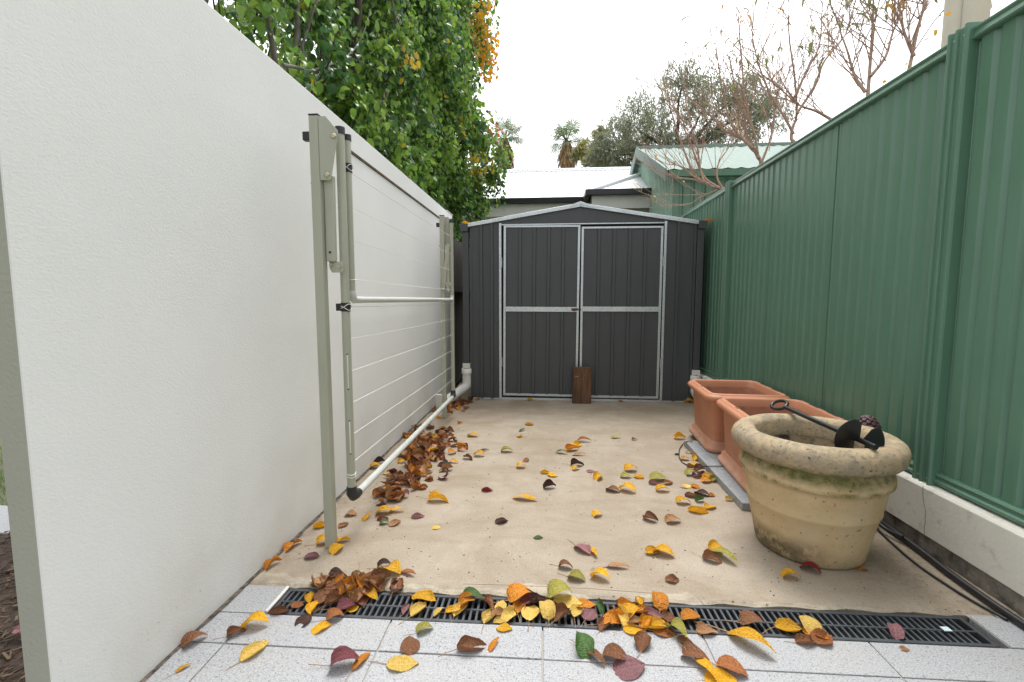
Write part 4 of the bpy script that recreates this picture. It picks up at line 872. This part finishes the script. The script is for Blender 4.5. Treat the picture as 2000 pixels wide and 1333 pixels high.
def bend_path(p, q, n=6, wob=.05, sag=0.0):
    p, q = Vector(p), Vector(q); out = []
    off = Vector((0,0,0))
    for i in range(n+1):
        t = i/n; off += Vector((rng.gauss(0,wob), rng.gauss(0,wob), rng.gauss(0,wob*.6))) if 0 < i < n else Vector()
        out.append(p.lerp(q, t) + off*(1-abs(2*t-1)*.3) + Vector((0,0,-sag*math.sin(math.pi*t))))
    return out
# ================================================================== ORNAMENTAL PEARS BEHIND THE WALL
lm = MB()      # single leaf mesh for picked-out leaves
me1, _ = leafmesh(1, .74, .9, .5, .04, .2, 77); me2, _ = leafmesh(1, .7, 1.4, .7, .04, -.5, 78); me3, _ = leafmesh(1, .8, .5, .9, .05, .6, 79)
PM = [M['lf_green'], M['lf_mid'], M['lf_dark'], M['lf_yellow'], M['lf_orange'], M['lf_red']]
def pear(x, y, label, Rz, zt, nclump, per, stems, picked, ybias=0.0, warm=(), lsize=.072, trunk_r=.06, seed=1):
    t = thing('pear_tree', label, 'tree', (x, y, 0), 'ornamental pears behind the wall'); r = random.Random(seed); nr = np.random.default_rng(seed)
    zs = np.array([q[0] for q in Rz]); rs = np.array([q[1] for q in Rz])
    b = MB(); b.tube([(0,0,-.1),(.01,.02,.6),(.0,.0,1.25)], [trunk_r*1.5,trunk_r*1.25,trunk_r*1.1], 10); b.build('trunk', M['bark'], t)
    for (dx, dy, h, rad, mt) in stems:
        P = bend_path((0,0,1.1), (dx*.6, dy*.6, 2.0), 3, .03) + bend_path((dx*.7, dy*.7, 2.3), (dx*1.3, dy*1.3, h), 6, .06)
        b = MB(); k = len(P); b.tube(P, [rad*(1-.75*i/(k-1)) for i in range(k)], 9); b.build('branch', M[mt], t)
    pos, dr, cl_, cen = [], [], [], []
    twig = MB()
    for c in range(nclump):
        z = r.uniform(zs[0], zt); Rr = float(np.interp(z, zs, rs))
        a = r.gauss(-.5, 1.15) if r.random() < .8 else r.uniform(0, 6.3)       # denser on the yard side
        rad = Rr*(r.random()**.42); rad *= .88 + .24*math.sin(a*3+z*2.1+seed)*.5
        cx, cy = rad*math.cos(a), rad*math.sin(a)
        n = int(per*r.uniform(.5,1.5)*1.2); sz = r.uniform(.16,.34)
        q = nr.normal(size=(n,3))*[.075,.075,sz*.62] + [cx,cy,z]
        d = nr.normal(size=(n,3))*.55 + [0,0,-.95] + np.array([math.cos(a),math.sin(a),0])*.25
        pos.append(q); dr.append(d)
        w = r.random(); m = np.where(nr.random(n) < .33, 1, np.where(nr.random(n) < .34, 2, 0))
        if w < .25: m = np.where(nr.random(n) < .55, 1, m)
        elif w < .45: m = np.where(nr.random(n) < .6, 2, m)
        m = np.where(nr.random(n) < .006, 3, m)
        cl_.append(m)
        twig.tube([(cx*.7,cy*.7,z-.22),(cx*.95,cy*.95,z+.02),(cx*1.02,cy*1.02,z+sz*.9)], [.007,.005,.003], 5)
    for (wx, wy, wz, wr, mi, cnt) in warm:
        n = cnt; q = np.clip(nr.normal(size=(n,3)),-1.5,1.5)*[wr*.6,wr*.6,wr] + [wx-x,wy-y,wz]; pos.append(q); dr.append(nr.normal(size=(n,3))*.5+[0,0,-1]); cl_.append(np.full(n, mi))
        twig.tube([(wx-x-.3,wy-y+.1,wz-wr*1.5),(wx-x,wy-y,wz),(wx-x,wy-y,wz+wr)], [.008,.005,.003], 5)
    stuff(twig.build('twigs', M['bark_dark'], t, fix=False))
    pos, dr, cl_ = np.concatenate(pos), np.concatenate(dr), np.concatenate(cl_)
    keep = pos[:,2] > 1.25; wx_ = pos[:,0]+x; keep &= ~((wx_ > -1.27) & (pos[:,2] < 2.35) & (pos[:,1]+y < 5.6)); pos, dr, cl_ = pos[keep], dr[keep], cl_[keep]
    size = nr.uniform(.75,1.2,len(pos))*lsize
    # the leaves that show largest become objects of their own
    if picked:
        d = np.linalg.norm(pos + [x,y,-CAMH], axis=1)
        vis = CAMH + (pos[:,2]-CAMH)*(-1.17)/np.minimum(pos[:,0]+x, -.3) > 2.11
        vv = (pos[:,2]-CAMH)/np.maximum(pos[:,1]+y, .5)
        sc = np.where(vis & (vv < .68), d, 1e9) + nr.random(len(d))*.35; idx = np.argsort(sc)[:picked]
        for i in idx:
            o = link('leaf', (me1,me2,me3)[int(i)%3], t, mat=PM[cl_[i]]); o.location = tuple(pos[i]); s_ = float(size[i])*1.05; o.scale = (s_,s_,s_)
            o.rotation_euler = Vector(tuple(dr[i])).to_track_quat('X','Z').to_euler()
        msk = np.ones(len(pos), bool); msk[idx] = False; pos, dr, cl_, size = pos[msk], dr[msk], cl_[msk], size[msk]
    global NR
    stuff(leaf_cloud('crown', pos, dr, size, PM, cl_, t)); return t
ST = [(.25,.35,4.6,.04,'bark'),(-.25,.2,4.8,.045,'bark_dark'),(.1,-.35,4.3,.032,'bark'),(.3,-.1,4.4,.03,'bark_dark')]
pear(-2.3, 3.30, 'sparse pear tree with thin grey stems, nearest the camera behind the wall', [(1.5,.75),(2.4,1.0),(3.5,1.05),(5,.8)], 4.6, 80, 48, [(.45,.1,4.6,.038,'bark'),(.55,-.25,4.5,.034,'bark'),(-.1,.05,4.4,.04,'bark'),(.4,.45,4.2,.03,'bark_dark'),(.6,.15,4.3,.022,'bark')], 300, seed=3)
pear(-2.3, 4.65, 'green pear tree with thick dark trunk, second along the wall', [(1.5,.8),(2.4,1.0),(3.6,1.1),(5.4,.8)], 5.2, 165, 70, [(.45,-.5,5,.065,'bark_dark'),(.65,-.1,5,.045,'bark'),(-.3,.2,4.8,.05,'bark'),(.3,-.65,4.8,.038,'bark')], 300, seed=4, warm=[tuple(at_y(800,120,4.6))+(.10,3,16), tuple(at_y(672,330,4.6))+(.05,3,6)])
pear(-2.3, 6.00, 'dense green pear tree in the middle of the row behind the wall', [(1.5,.85),(2.4,1.05),(3.6,1.15),(6,.9)], 6.0, 225, 80, ST, 300, seed=5, lsize=.078, warm=[tuple(at_y(735,265,5.2))+(.06,3,12)])
pear(-2.3, 7.35, 'dense tall pear tree next to last in the row behind the wall', [(1.5,.9),(2.6,1.15),(3.6,1.25),(5.5,1.15),(7.5,1.0)], 7.0, 300, 75, ST, 0, seed=6, lsize=.082, warm=[tuple(at_y(860,40,7.0))+(.12,3,20), tuple(at_y(840,115,7.0))+(.12,3,16), tuple(at_y(905,240,7.0))+(.10,3,16)])
pear(-2.3, 8.6, 'tall pear tree with orange leaf clusters, farthest in the row', [(1.5,.55),(2.3,.95),(3.0,1.25),(3.8,1.55),(4.4,1.35),(5.0,1.15),(5.6,1.3),(7,1.3),(8,1.1)], 7.6, 380, 72, ST, 0, seed=7, lsize=.085,
     warm=[tuple(at_y(945,30,8.3))+(.22,4,80), tuple(at_y(950,105,8.3))+(.22,4,140), tuple(at_y(925,50,8.3))+(.2,3,70), tuple(at_y(905,55,8.2))+(.2,3,60), tuple(at_y(968,265,8.4))+(.16,5,22), tuple(at_y(925,345,8.2))+(.10,4,26), tuple(at_y(940,320,8.2))+(.25,3,75), tuple(at_y(915,240,8.2))+(.10,4,30), tuple(at_y(840,362,7.7))+(.07,4,16), tuple(at_y(860,355,8))+(.07,3,12)])
# bare grey branch reaching over from the first trees
nb = [tuple(at_x(u, v, xx)) for u, v, xx in ((552,127,-1.50),(585,133,-1.5),(608,139,-1.52),(640,128,-1.55),(675,112,-1.6),(700,85,-1.62),(715,50,-1.65),(722,20,-1.7))]
par = [o for o in COL.objects if o.name.startswith('pear_tree')][1]
b = MB(); b.tube([tuple(Vector(p)-par.location) for p in smooth(nb)], [.011 - .006*i/36 for i in range(36)], 7); b.build('branch', M['bark'], par)

# ================================================================== BARE PEACH TREES BEHIND THE FENCE
def peach(base, label, limbs, nleaf, seed, tw=1.0):
    t = thing('peach_tree', label, 'tree', base, 'bare peach trees behind the fence'); r = random.Random(seed); B0 = Vector(base); lf = []
    b = MB(); j = Vector(limbs[0][0])-B0; b.tube([(0,0,0), tuple(j*.5+Vector((.03,.02,.0))), tuple(j)], [.036,.03,.022], 9); b.build('trunk', M['peachbark'], t)
    tws = MB()
    for L_ in limbs:
        P = smooth([Vector(p)-B0 for p in L_], 4); k = len(P); r0 = (.0135 if len(L_) > 5 else .0095)*B0.y**.35/1.5
        b = MB(); b.tube(P, [r0*(1-.86*i/(k-1))+.002 for i in range(k)], 7); b.build('branch', M['peachbark'], t)
        for s_ in range(int(15*tw)):
            i = r.randrange(max(1,k//5), k); p = P[i]; d = (P[min(i+1,k-1)]-P[max(i-1,0)]).normalized()
            dirv = (d*.75 + Vector((r.gauss(0,.55), r.gauss(0,.55), r.uniform(.1,.7)))).normalized(); ln = r.uniform(.25,.8)
            q = [p + dirv*ln*f_ + Vector((r.gauss(0,.012), r.gauss(0,.012), .05*ln*f_*f_)) for f_ in (0,.33,.66,1)]
            tws.tube(q, [.0038,.0032,.0026,.0019], 5)
            for z in range(2):
                e = q[r.choice((1,2))]; d2 = (dirv + Vector((r.gauss(0,.6), r.gauss(0,.6), r.uniform(0,.6)))).normalized(); q2 = [e, e+d2*.1, e+d2*r.uniform(.14,.3)]; tws.tube(q2, [.0022,.0018,.0013], 4); lf.append((q2[-1], d2)); lf.append((q2[1], d2))
            lf.append((q[-1], dirv)); lf.append((q[2], dirv))
    stuff(tws.build('twigs', M['peachbark'], t, fix=False))
    r.shuffle(lf)
    for p, d in lf[:nleaf]:
        o = link('leaf', PEL[r.randrange(4)], t, mat=M['peachleaf_o'] if r.random() < .16 else M['peachleaf']); o.location = tuple(p); s_ = r.uniform(.10,.16); o.scale = (s_,s_,s_)
        o.rotation_euler = (Vector((r.gauss(0,.5), r.gauss(0,.5), -1))).to_track_quat('X','Z').to_euler()
    return t
PEL = [leafmesh(1, .165, 1.5+.45*i, .5, .03, .5*i-.6, 90+i)[0] for i in range(4)]
def W(y, *uv): return [tuple(at_y(u, v, y + (k*.05))) for k, (u, v) in enumerate(uv)]
peach(tuple(at_y(1415,372,5.9))[:2]+(.3,), 'low bare peach tree sprawling in front of the green shed', [
   W(5.9,(1412,372),(1392,362),(1372,355),(1350,330),(1325,262),(1308,205),(1300,150)),
   W(5.9,(1405,368),(1378,350),(1362,318),(1345,270),(1318,215),(1312,185)),
   W(5.9,(1412,370),(1400,345),(1405,315),(1425,285),(1440,240)),
   W(5.9,(1395,366),(1360,352),(1330,348),(1300,340),(1265,325)),
   W(5.9,(1400,372),(1370,385),(1345,400),(1318,402)),
   W(5.9,(1385,360),(1355,345),(1330,325),(1305,322)),
   W(5.9,(1375,356),(1368,330),(1362,290),(1352,250),(1340,200))], 12, 21, .8)
peach(tuple(at_y(1500,330,4.9))[:2]+(.3,), 'tall bare peach tree with upright reddish limbs above the fence', [
   W(4.9,(1487,318),(1478,300),(1462,282),(1455,240),(1452,160),(1446,90),(1442,30)),
   W(4.9,(1482,310),(1468,285),(1440,262),(1422,225),(1408,160),(1398,85)),
   W(4.9,(1480,300),(1470,250),(1440,200),(1432,150),(1425,110)),
   W(4.9,(1470,290),(1450,272),(1415,255),(1390,228),(1345,190),(1330,130)),
   W(4.9,(1488,316),(1505,270),(1512,225),(1520,180))], 32, 22, 1.1)
peach(tuple(at_y(1575,290,4.2))[:2]+(.3,), 'bare peach tree with curved grey limb in the middle of the fence', [
   W(4.2,(1560,284),(1546,272),(1548,250),(1556,222),(1552,150),(1542,80),(1540,30)),
   W(4.2,(1550,262),(1530,225),(1505,185),(1480,120),(1468,60)),
   W(4.2,(1625,235),(1595,218),(1560,205),(1525,175),(1470,130)),
   W(4.2,(1556,222),(1590,170),(1610,120),(1650,70),(1668,20)),
   W(4.2,(1552,190),(1575,140),(1600,90),(1605,30))], 46, 23, 1.1)
peach(tuple(at_y(1720,230,3.3))[:2]+(.3,), 'bare peach tree nearest the camera with long curled leaves', [
   W(3.3,(1695,190),(1700,120),(1704,60),(1706,0),(1708,-60)),
   W(3.3,(1775,140),(1790,70),(1806,10),(1820,-50)),
   W(3.3,(1700,150),(1730,110),(1745,60),(1770,10)),
   W(3.3,(1690,180),(1670,150),(1655,100),(1640,60)),
   W(3.3,(1785,110),(1765,60),(1762,20))], 46, 24, .9)

# ================================================================== CREAM POST AND SCREEN BEHIND THE FENCE
cpst = thing('carport_post', 'cream square post beside a round downpipe behind the green fence', 'post', (2.12, 2.735, 0))
b = MB(); b.box(.02,.10,-.105,-.03,0,3.4); b.build('square_post', M['cream'], cpst, .006)
b = MB(); b.tube([(.045,.028,0),(.045,.028,3.4)], .056, 18); b.build('downpipe', M['cream'], cpst)
scr = thing('shade_blind', 'pale lilac ribbed shade blind at the top right edge', 'blind', (2.55, 2.62, 2.2))
for i in range(26):
    b = MB(); b.box(-.0,.85,-.003,.003,i*.034,i*.034+.029); b.build('slat', simple('lilac slat', (.40,.37,.45), .6, .03) if i == 0 else bpy.data.materials['lilac slat'], scr)
bush = thing('bush', 'small olive leafed bush in front of the lilac blind', 'bush', (2.32, 2.2, 0))
n = 900; q = NR.normal(size=(n,3))*[.12,.12,.22] + [0.10,0,2.45]; keep = q[:,0] > -.28; q = q[keep]
stuff(leaf_cloud('foliage', q, NR.normal(size=q.shape)+[0,0,-.3], NR.uniform(.025,.05,len(q)), [M['gum_y'], M['lf_green'], M['lf_yellow']], NR.integers(0,3,len(q)), bush))
b = MB(); b.tube([(0,0,0),(.02,.02,1.2),(.03,0,2.2)], [.02,.015,.008], 6); b.build('stem', M['bark_dark'], bush)
orb = thing('bush', 'low bush with yellow and orange leaves beside the cream post', 'bush', (2.5, 3.05, 0))
n = 420; q = NR.normal(size=(n,3))*[.16,.16,.20] + [0,0,2.35]; stuff(leaf_cloud('foliage', q, NR.normal(size=q.shape)+[0,0,-.6], NR.uniform(.025,.05,len(q)), [M['gum_y'], M['lf_yellow'], M['lf_mid'], M['lf_orange']], NR.integers(0,4,len(q)), orb))
b = MB(); b.tube([(0,0,0),(.02,.02,1.2),(.0,0,2.5)], [.02,.015,.008], 6); b.build('stem', M['bark_dark'], orb)

# ================================================================== GREEN NEIGHBOUR SHED
gs = thing('green_shed', 'large green corrugated shed with pale green gable roof behind the fence', 'shed', (1.97, 7.70, 0))
gY0, gY1, gE, gP, gX1 = 0.0, 4.94, 3.165, 4.265, 7.0; ym = (gY0+gY1)/2
def gtop(y): return gE + (gP-gE)*(1-abs(y-ym)/ym)
n = 46; ys = [gY1*i/n for i in range(n+1)]; b = MB(); pts = []
for i in range(n):
    y = ys[i]; d = gY1/n
    pts += [(y, 0.0), (y+d*.30, 0.0), (y+d*.42, .022), (y+d*.88, .022)]
pts.append((gY1, 0))
vs = [(xo, y, 0) for y, xo in pts] + [(xo, y, gtop(y)-.02) for y, xo in pts]; k = len(pts); b.add(vs, [(i,i+1,k+i+1,k+i) for i in range(k-1)]); b.build('gable_wall', simple('pale green wall steel', (.38,.54,.45), .5, .08), gs)
b = MB(); pts = []
n = 40
for i in range(n):
    x = gX1*i/n; d = gX1/n; pts += [(x,0),(x+d*.62,0),(x+d*.72,.02),(x+d*.9,.02)]
pts.append((gX1,0)); vs = [(x, y, 0) for x, y in pts] + [(x, y, gE-.02) for x, y in pts]; k = len(pts); b.add(vs, [(i,i+1,k+i+1,k+i) for i in range(k-1)]); b.build('side_wall', M['green'], gs)
def roofsheet(y0, z0, y1, z1):
    b = MB(); pts = []; n = 70
    for i in range(n+1): pts.append((-.12 + (gX1+.2)*i/n, .022 if i % 2 else 0))
    vs = [(x, y0, z0+h) for x, h in pts] + [(x, y1, z1+h) for x, h in pts]; k = n+1
    b.add(vs, [(i,i+1,k+i+1,k+i) for i in range(n)]); return b.build('roof_sheet', M['green_pale'], gs)
sl_r = (gP-gE)/ym; ov = .12
roofsheet(-ov, gE-ov*sl_r+.03, ym, gP+.03); roofsheet(gY1+ov, gE-ov*sl_r+.03, ym, gP+.03)
b = MB()
b.extrude([(-.16,gP-.03),(-.16,gP+.035),(0,gP+.075),(.16,gP+.035),(.16,gP-.03),(0,gP+.03)], lambda y, z, t: (t, ym+y, z), -.13, gX1+.1); b.build('ridge_cap', M['green_pale'], gs)
for y0, z0, y1, z1 in ((-ov, gE-ov*sl_r, ym, gP), (gY1+ov, gE-ov*sl_r, ym, gP)):
    b = MB(); vs = [(x, y, z+h) for x in (-.15,-.125) for y, z in ((y0,z0),(y1,z1)) for h in (-.14,.06)]; b.add(vs, [(0,1,3,2),(4,6,7,5),(0,4,5,1),(2,3,7,6),(0,2,6,4),(1,5,7,3)]); b.build('barge_board', M['green_pale'], gs, .004)
b = MB(); zz = gE-ov*sl_r; b.extrude([(0,0),(-.11,0),(-.12,.10),(-.10,.10),(-.095,.02),(0,.02)], lambda y, z, t: (t, -ov+.03+y, zz-.09+z), -.1, gX1); b.build('gutter', M['green'], gs)

# ================================================================== WHITE-ROOFED HOUSE
hs2 = thing('house', 'cream house with white corrugated roof and dark gutter behind the shed', 'house', (-1.6, 10.3, 0))
def hl(p): return (p[0]+1.6, p[1]-10.3, p[2])
zE, zR, yE, yR = 3.23, 4.70, 10.0, 13.2
b = MB(); b.add([hl(p) for p in ((-3.6,yE,zE),(6.2,yE,zE),(6.2,yR,zR),(-1.35,yR,zR))], [(0,1,2,3)]); b.add([hl(p) for p in ((-3.6,yE,zE),(-1.35,yR,zR),(-3.6,16.4,zE))], [(0,1,2)]); b.build('roof', M['roof'], hs2)
b = MB()
for i in range(62): x = -1.35+i*.1225; b.tube([hl((x, yR-.13, zR-.045)), hl((x+.09, yR-.13, zR-.045))], .03, 6)
b.tube([hl((-1.4,yR,zR+.02)), hl((6.2,yR,zR+.02))], .05, 8); b.build('ridge_cap', M['roof'], hs2)
b = MB(); b.extrude([(0,0),(-.13,0),(-.15,.10),(-.12,.10),(-.11,.03),(0,.03)], lambda y, z, t: hl((t, yE+y+.04, zE-.07+z)), -3.6, .86); b.build('gutter', M['gutter'], hs2)
b = MB(); b.box(*(hl((-3.5,0,0))[0], hl((.95,0,0))[0]), yE+.045-10.3, yE+.075-10.3, zE-.30, zE+.012); b.build('fascia', M['fascia'], hs2)
b = MB(); b.box(*(hl((-3.5,0,0))[0], hl((.95,0,0))[0]), yE+.03-10.3, yE+.55-10.3, zE-.33, zE-.302); b.build('eave_lining', M['fascia'], hs2)
b = MB(); b.box(*(hl((-3.2,0,0))[0], hl((6,0,0))[0]), yE+.5-10.3, yE+.6-10.3, 0, zE-.1); b.build('wall', M['housewall'], hs2)
# projecting wing with its own hip roof
wy = 9.35
b = MB(); b.add([hl(p) for p in ((.78,wy,zE),(6.2,wy,zE),(6.2,yE+1.4,zE+1.0),(2.35,yE+.85,zE+.78))], [(0,1,2,3)]); b.add([hl(p) for p in ((.78,wy,zE),(2.35,yE+.85,zE+.78),(.78,yE+.6,zE+.02))], [(0,1,2)]); b.build('wing_roof', M['roof'], hs2)
b = MB(); b.tube([hl((.78,wy,zE+.02)), hl((2.35,yE+.85,zE+.80))], .045, 8); b.build('hip_cap', M['roof'], hs2)
b = MB(); b.box(hl((.80,0,0))[0], hl((6.2,0,0))[0], wy-.11-10.3, wy+.02-10.3, zE-.07, zE+.03); b.box(hl((.70,0,0))[0], hl((.80,0,0))[0], wy-.11-10.3, yE+.05-10.3, zE-.07, zE+.03); b.build('wing_gutter', M['gutter'], hs2)
b = MB(); b.box(hl((.84,0,0))[0], hl((6.2,0,0))[0], wy+.03-10.3, wy+.06-10.3, zE-.32, zE+.006); b.box(hl((.86,0,0))[0], hl((.89,0,0))[0], wy+.061-10.3, yE+.04-10.3, zE-.32, zE+.005); b.build('wing_fascia', M['fascia'], hs2)
b = MB(); b.box(hl((.895,0,0))[0], hl((6,0,0))[0], wy+.12-10.3, wy+.5-10.3, 0, zE-.12); b.build('wing_wall', M['housewall'], hs2)

# ================================================================== FAR TREES
def fan_palm(u, v, D, label, seed):
    c = Vector(at_y(u, v, D)); t = thing('fan_palm', label, 'palm tree', (c.x, c.y, 0), 'fan palms beyond the house'); r = random.Random(seed)
    b = MB(); b.tube([(0,0,0),(.05,0,c.z*.5),(0,0,c.z-.3)], [.34,.26,.24], 12); b.build('trunk', M['palmbark'], t)
    b = MB()
    for i in range(230):
        a = r.uniform(0,6.28); z0 = c.z - r.uniform(.35,1.3); ln = r.uniform(.7,1.3); rr = .32; d = Vector((math.cos(a), math.sin(a), 0))
        p = d*rr*.7 + Vector((0,0,z0)); q = d*(rr+r.uniform(.1,.45)) + Vector((0,0,z0-ln)); w = Vector((-math.sin(a), math.cos(a), 0))*.06
        b.add([p-w, p+w, q+w*.6, q-w*.6], [(0,1,2,3)])
    stuff(b.build('dead_frond_skirt', M['skirt'], t, fix=False))
    for i in range(24):
        a = r.uniform(0,6.28); el = r.uniform(-.5,1.35); d = Vector((math.cos(a)*math.cos(el), math.sin(a)*math.cos(el), math.sin(el)))
        s0 = Vector((0,0,c.z-.3)); pe = s0 + d*r.uniform(.55,.9); b = MB(); b.tube([s0, (s0+pe)/2+Vector((0,0,.05)), pe], [.03,.025,.015], 5)
        sd_ = d.cross(Vector((0,0,1))).normalized(); nv = sd_.cross(d)
        for k in range(17):
            an = R(-110+220*k/16); dd = (d*math.cos(an) + sd_*math.sin(an)).normalized(); L = 1.0*(1-.25*abs(an)/2)*r.uniform(.85,1.1); w = .030
            m = pe + dd*L*.6; tip = pe + dd*L + Vector((0,0,-.22*L)); pp = dd.cross(nv).normalized()*w
            b.add([pe, m+pp, tip, m-pp], [(0,1,2,3)])
        b.build('frond', M['palm_g'], t, fix=False)
fan_palm(1107, 268, 30, 'fan palm with brown dead frond skirt, in full view above the house roof', 1)
fan_palm(985, 262, 30, 'fan palm half hidden behind the orange tipped pear tree', 2)
def blob_tree(name, label, cat, D, lobes, mats, nper, lsz, trunk_uv, seed, asp=.22):
    c0 = at_y(*trunk_uv, D); t = thing(name, label, cat, (float(c0[0]), D, 0)); r = random.Random(seed); nr = np.random.default_rng(seed); pos, dr, mi = [], [], []
    base = Vector((0,0,0)); fork = Vector((0,0,float(c0[2]))); b = MB(); b.tube([base, (base+fork)/2+Vector((.1,0,0)), fork], [.34,.27,.22], 9); b.build('trunk', M['gumbark'], t)
    for (u, v, rp) in lobes:
        p = at_y(u, v, D) - np.array([c0[0], D, 0]); rw = rp*1.12*D/FPX; p[1] += r.uniform(-rw*.8, rw*.8)
        P = bend_path(fork, p, 6, rw*.08); b = MB(); k = len(P); b.tube(P, [.13*(1-.8*i/(k-1)) for i in range(k)], 6); b.build('limb', M['gumbark'], t)
        tm = MB()
        for c in range(nper):
            q = nr.normal(size=3); q /= np.linalg.norm(q); q = p + q*rw*(r.random()**.45)*[1,1,.9]; n = r.randint(40,80); sp = rw*r.uniform(.09,.2)
            pos.append(nr.normal(size=(n,3))*[sp,sp,sp*1.0]+q); dr.append(nr.normal(size=(n,3))*.6+[.2,0,-.9]); mi.append(np.where(nr.random(n) < .7, c % 2, 0))
            tm.tube([tuple(p*.6+q*.4-[0,0,rw*.1]), tuple(q)], [.02,.006], 4)
        stuff(tm.build('twigs', M['gumbark'], t, fix=False))
    pos, dr, mi = map(np.concatenate, (pos, dr, mi)); global NR
    stuff(leaf_cloud('crown', pos, dr, nr.uniform(.6,1.3,len(pos))*lsz, mats, mi, t, wd=asp, fold=.1))
blob_tree('gum_tree', 'large grey green gum tree rising behind the green shed', 'tree', 24, [(1205,275,42),(1240,240,48),(1290,215,52),(1330,185,45),(1375,215,50),(1420,200,40),(1450,230,50),(1285,275,45),(1340,270,45),(1180,300,30),(1215,315,28),(1400,270,40),(1500,220,40)], [M['gum_a'], M['gum_b']], 36, .20, (1320,300), 5)
blob_tree('gum_tree', 'small yellow green tree between the fan palm and the large gum', 'tree', 27, [(1160,285,22),(1150,305,22),(1135,300,16),(1172,262,16),(1180,310,22)], [M['gum_y'], M['gum_b']], 18, .26, (1158,330), 6)
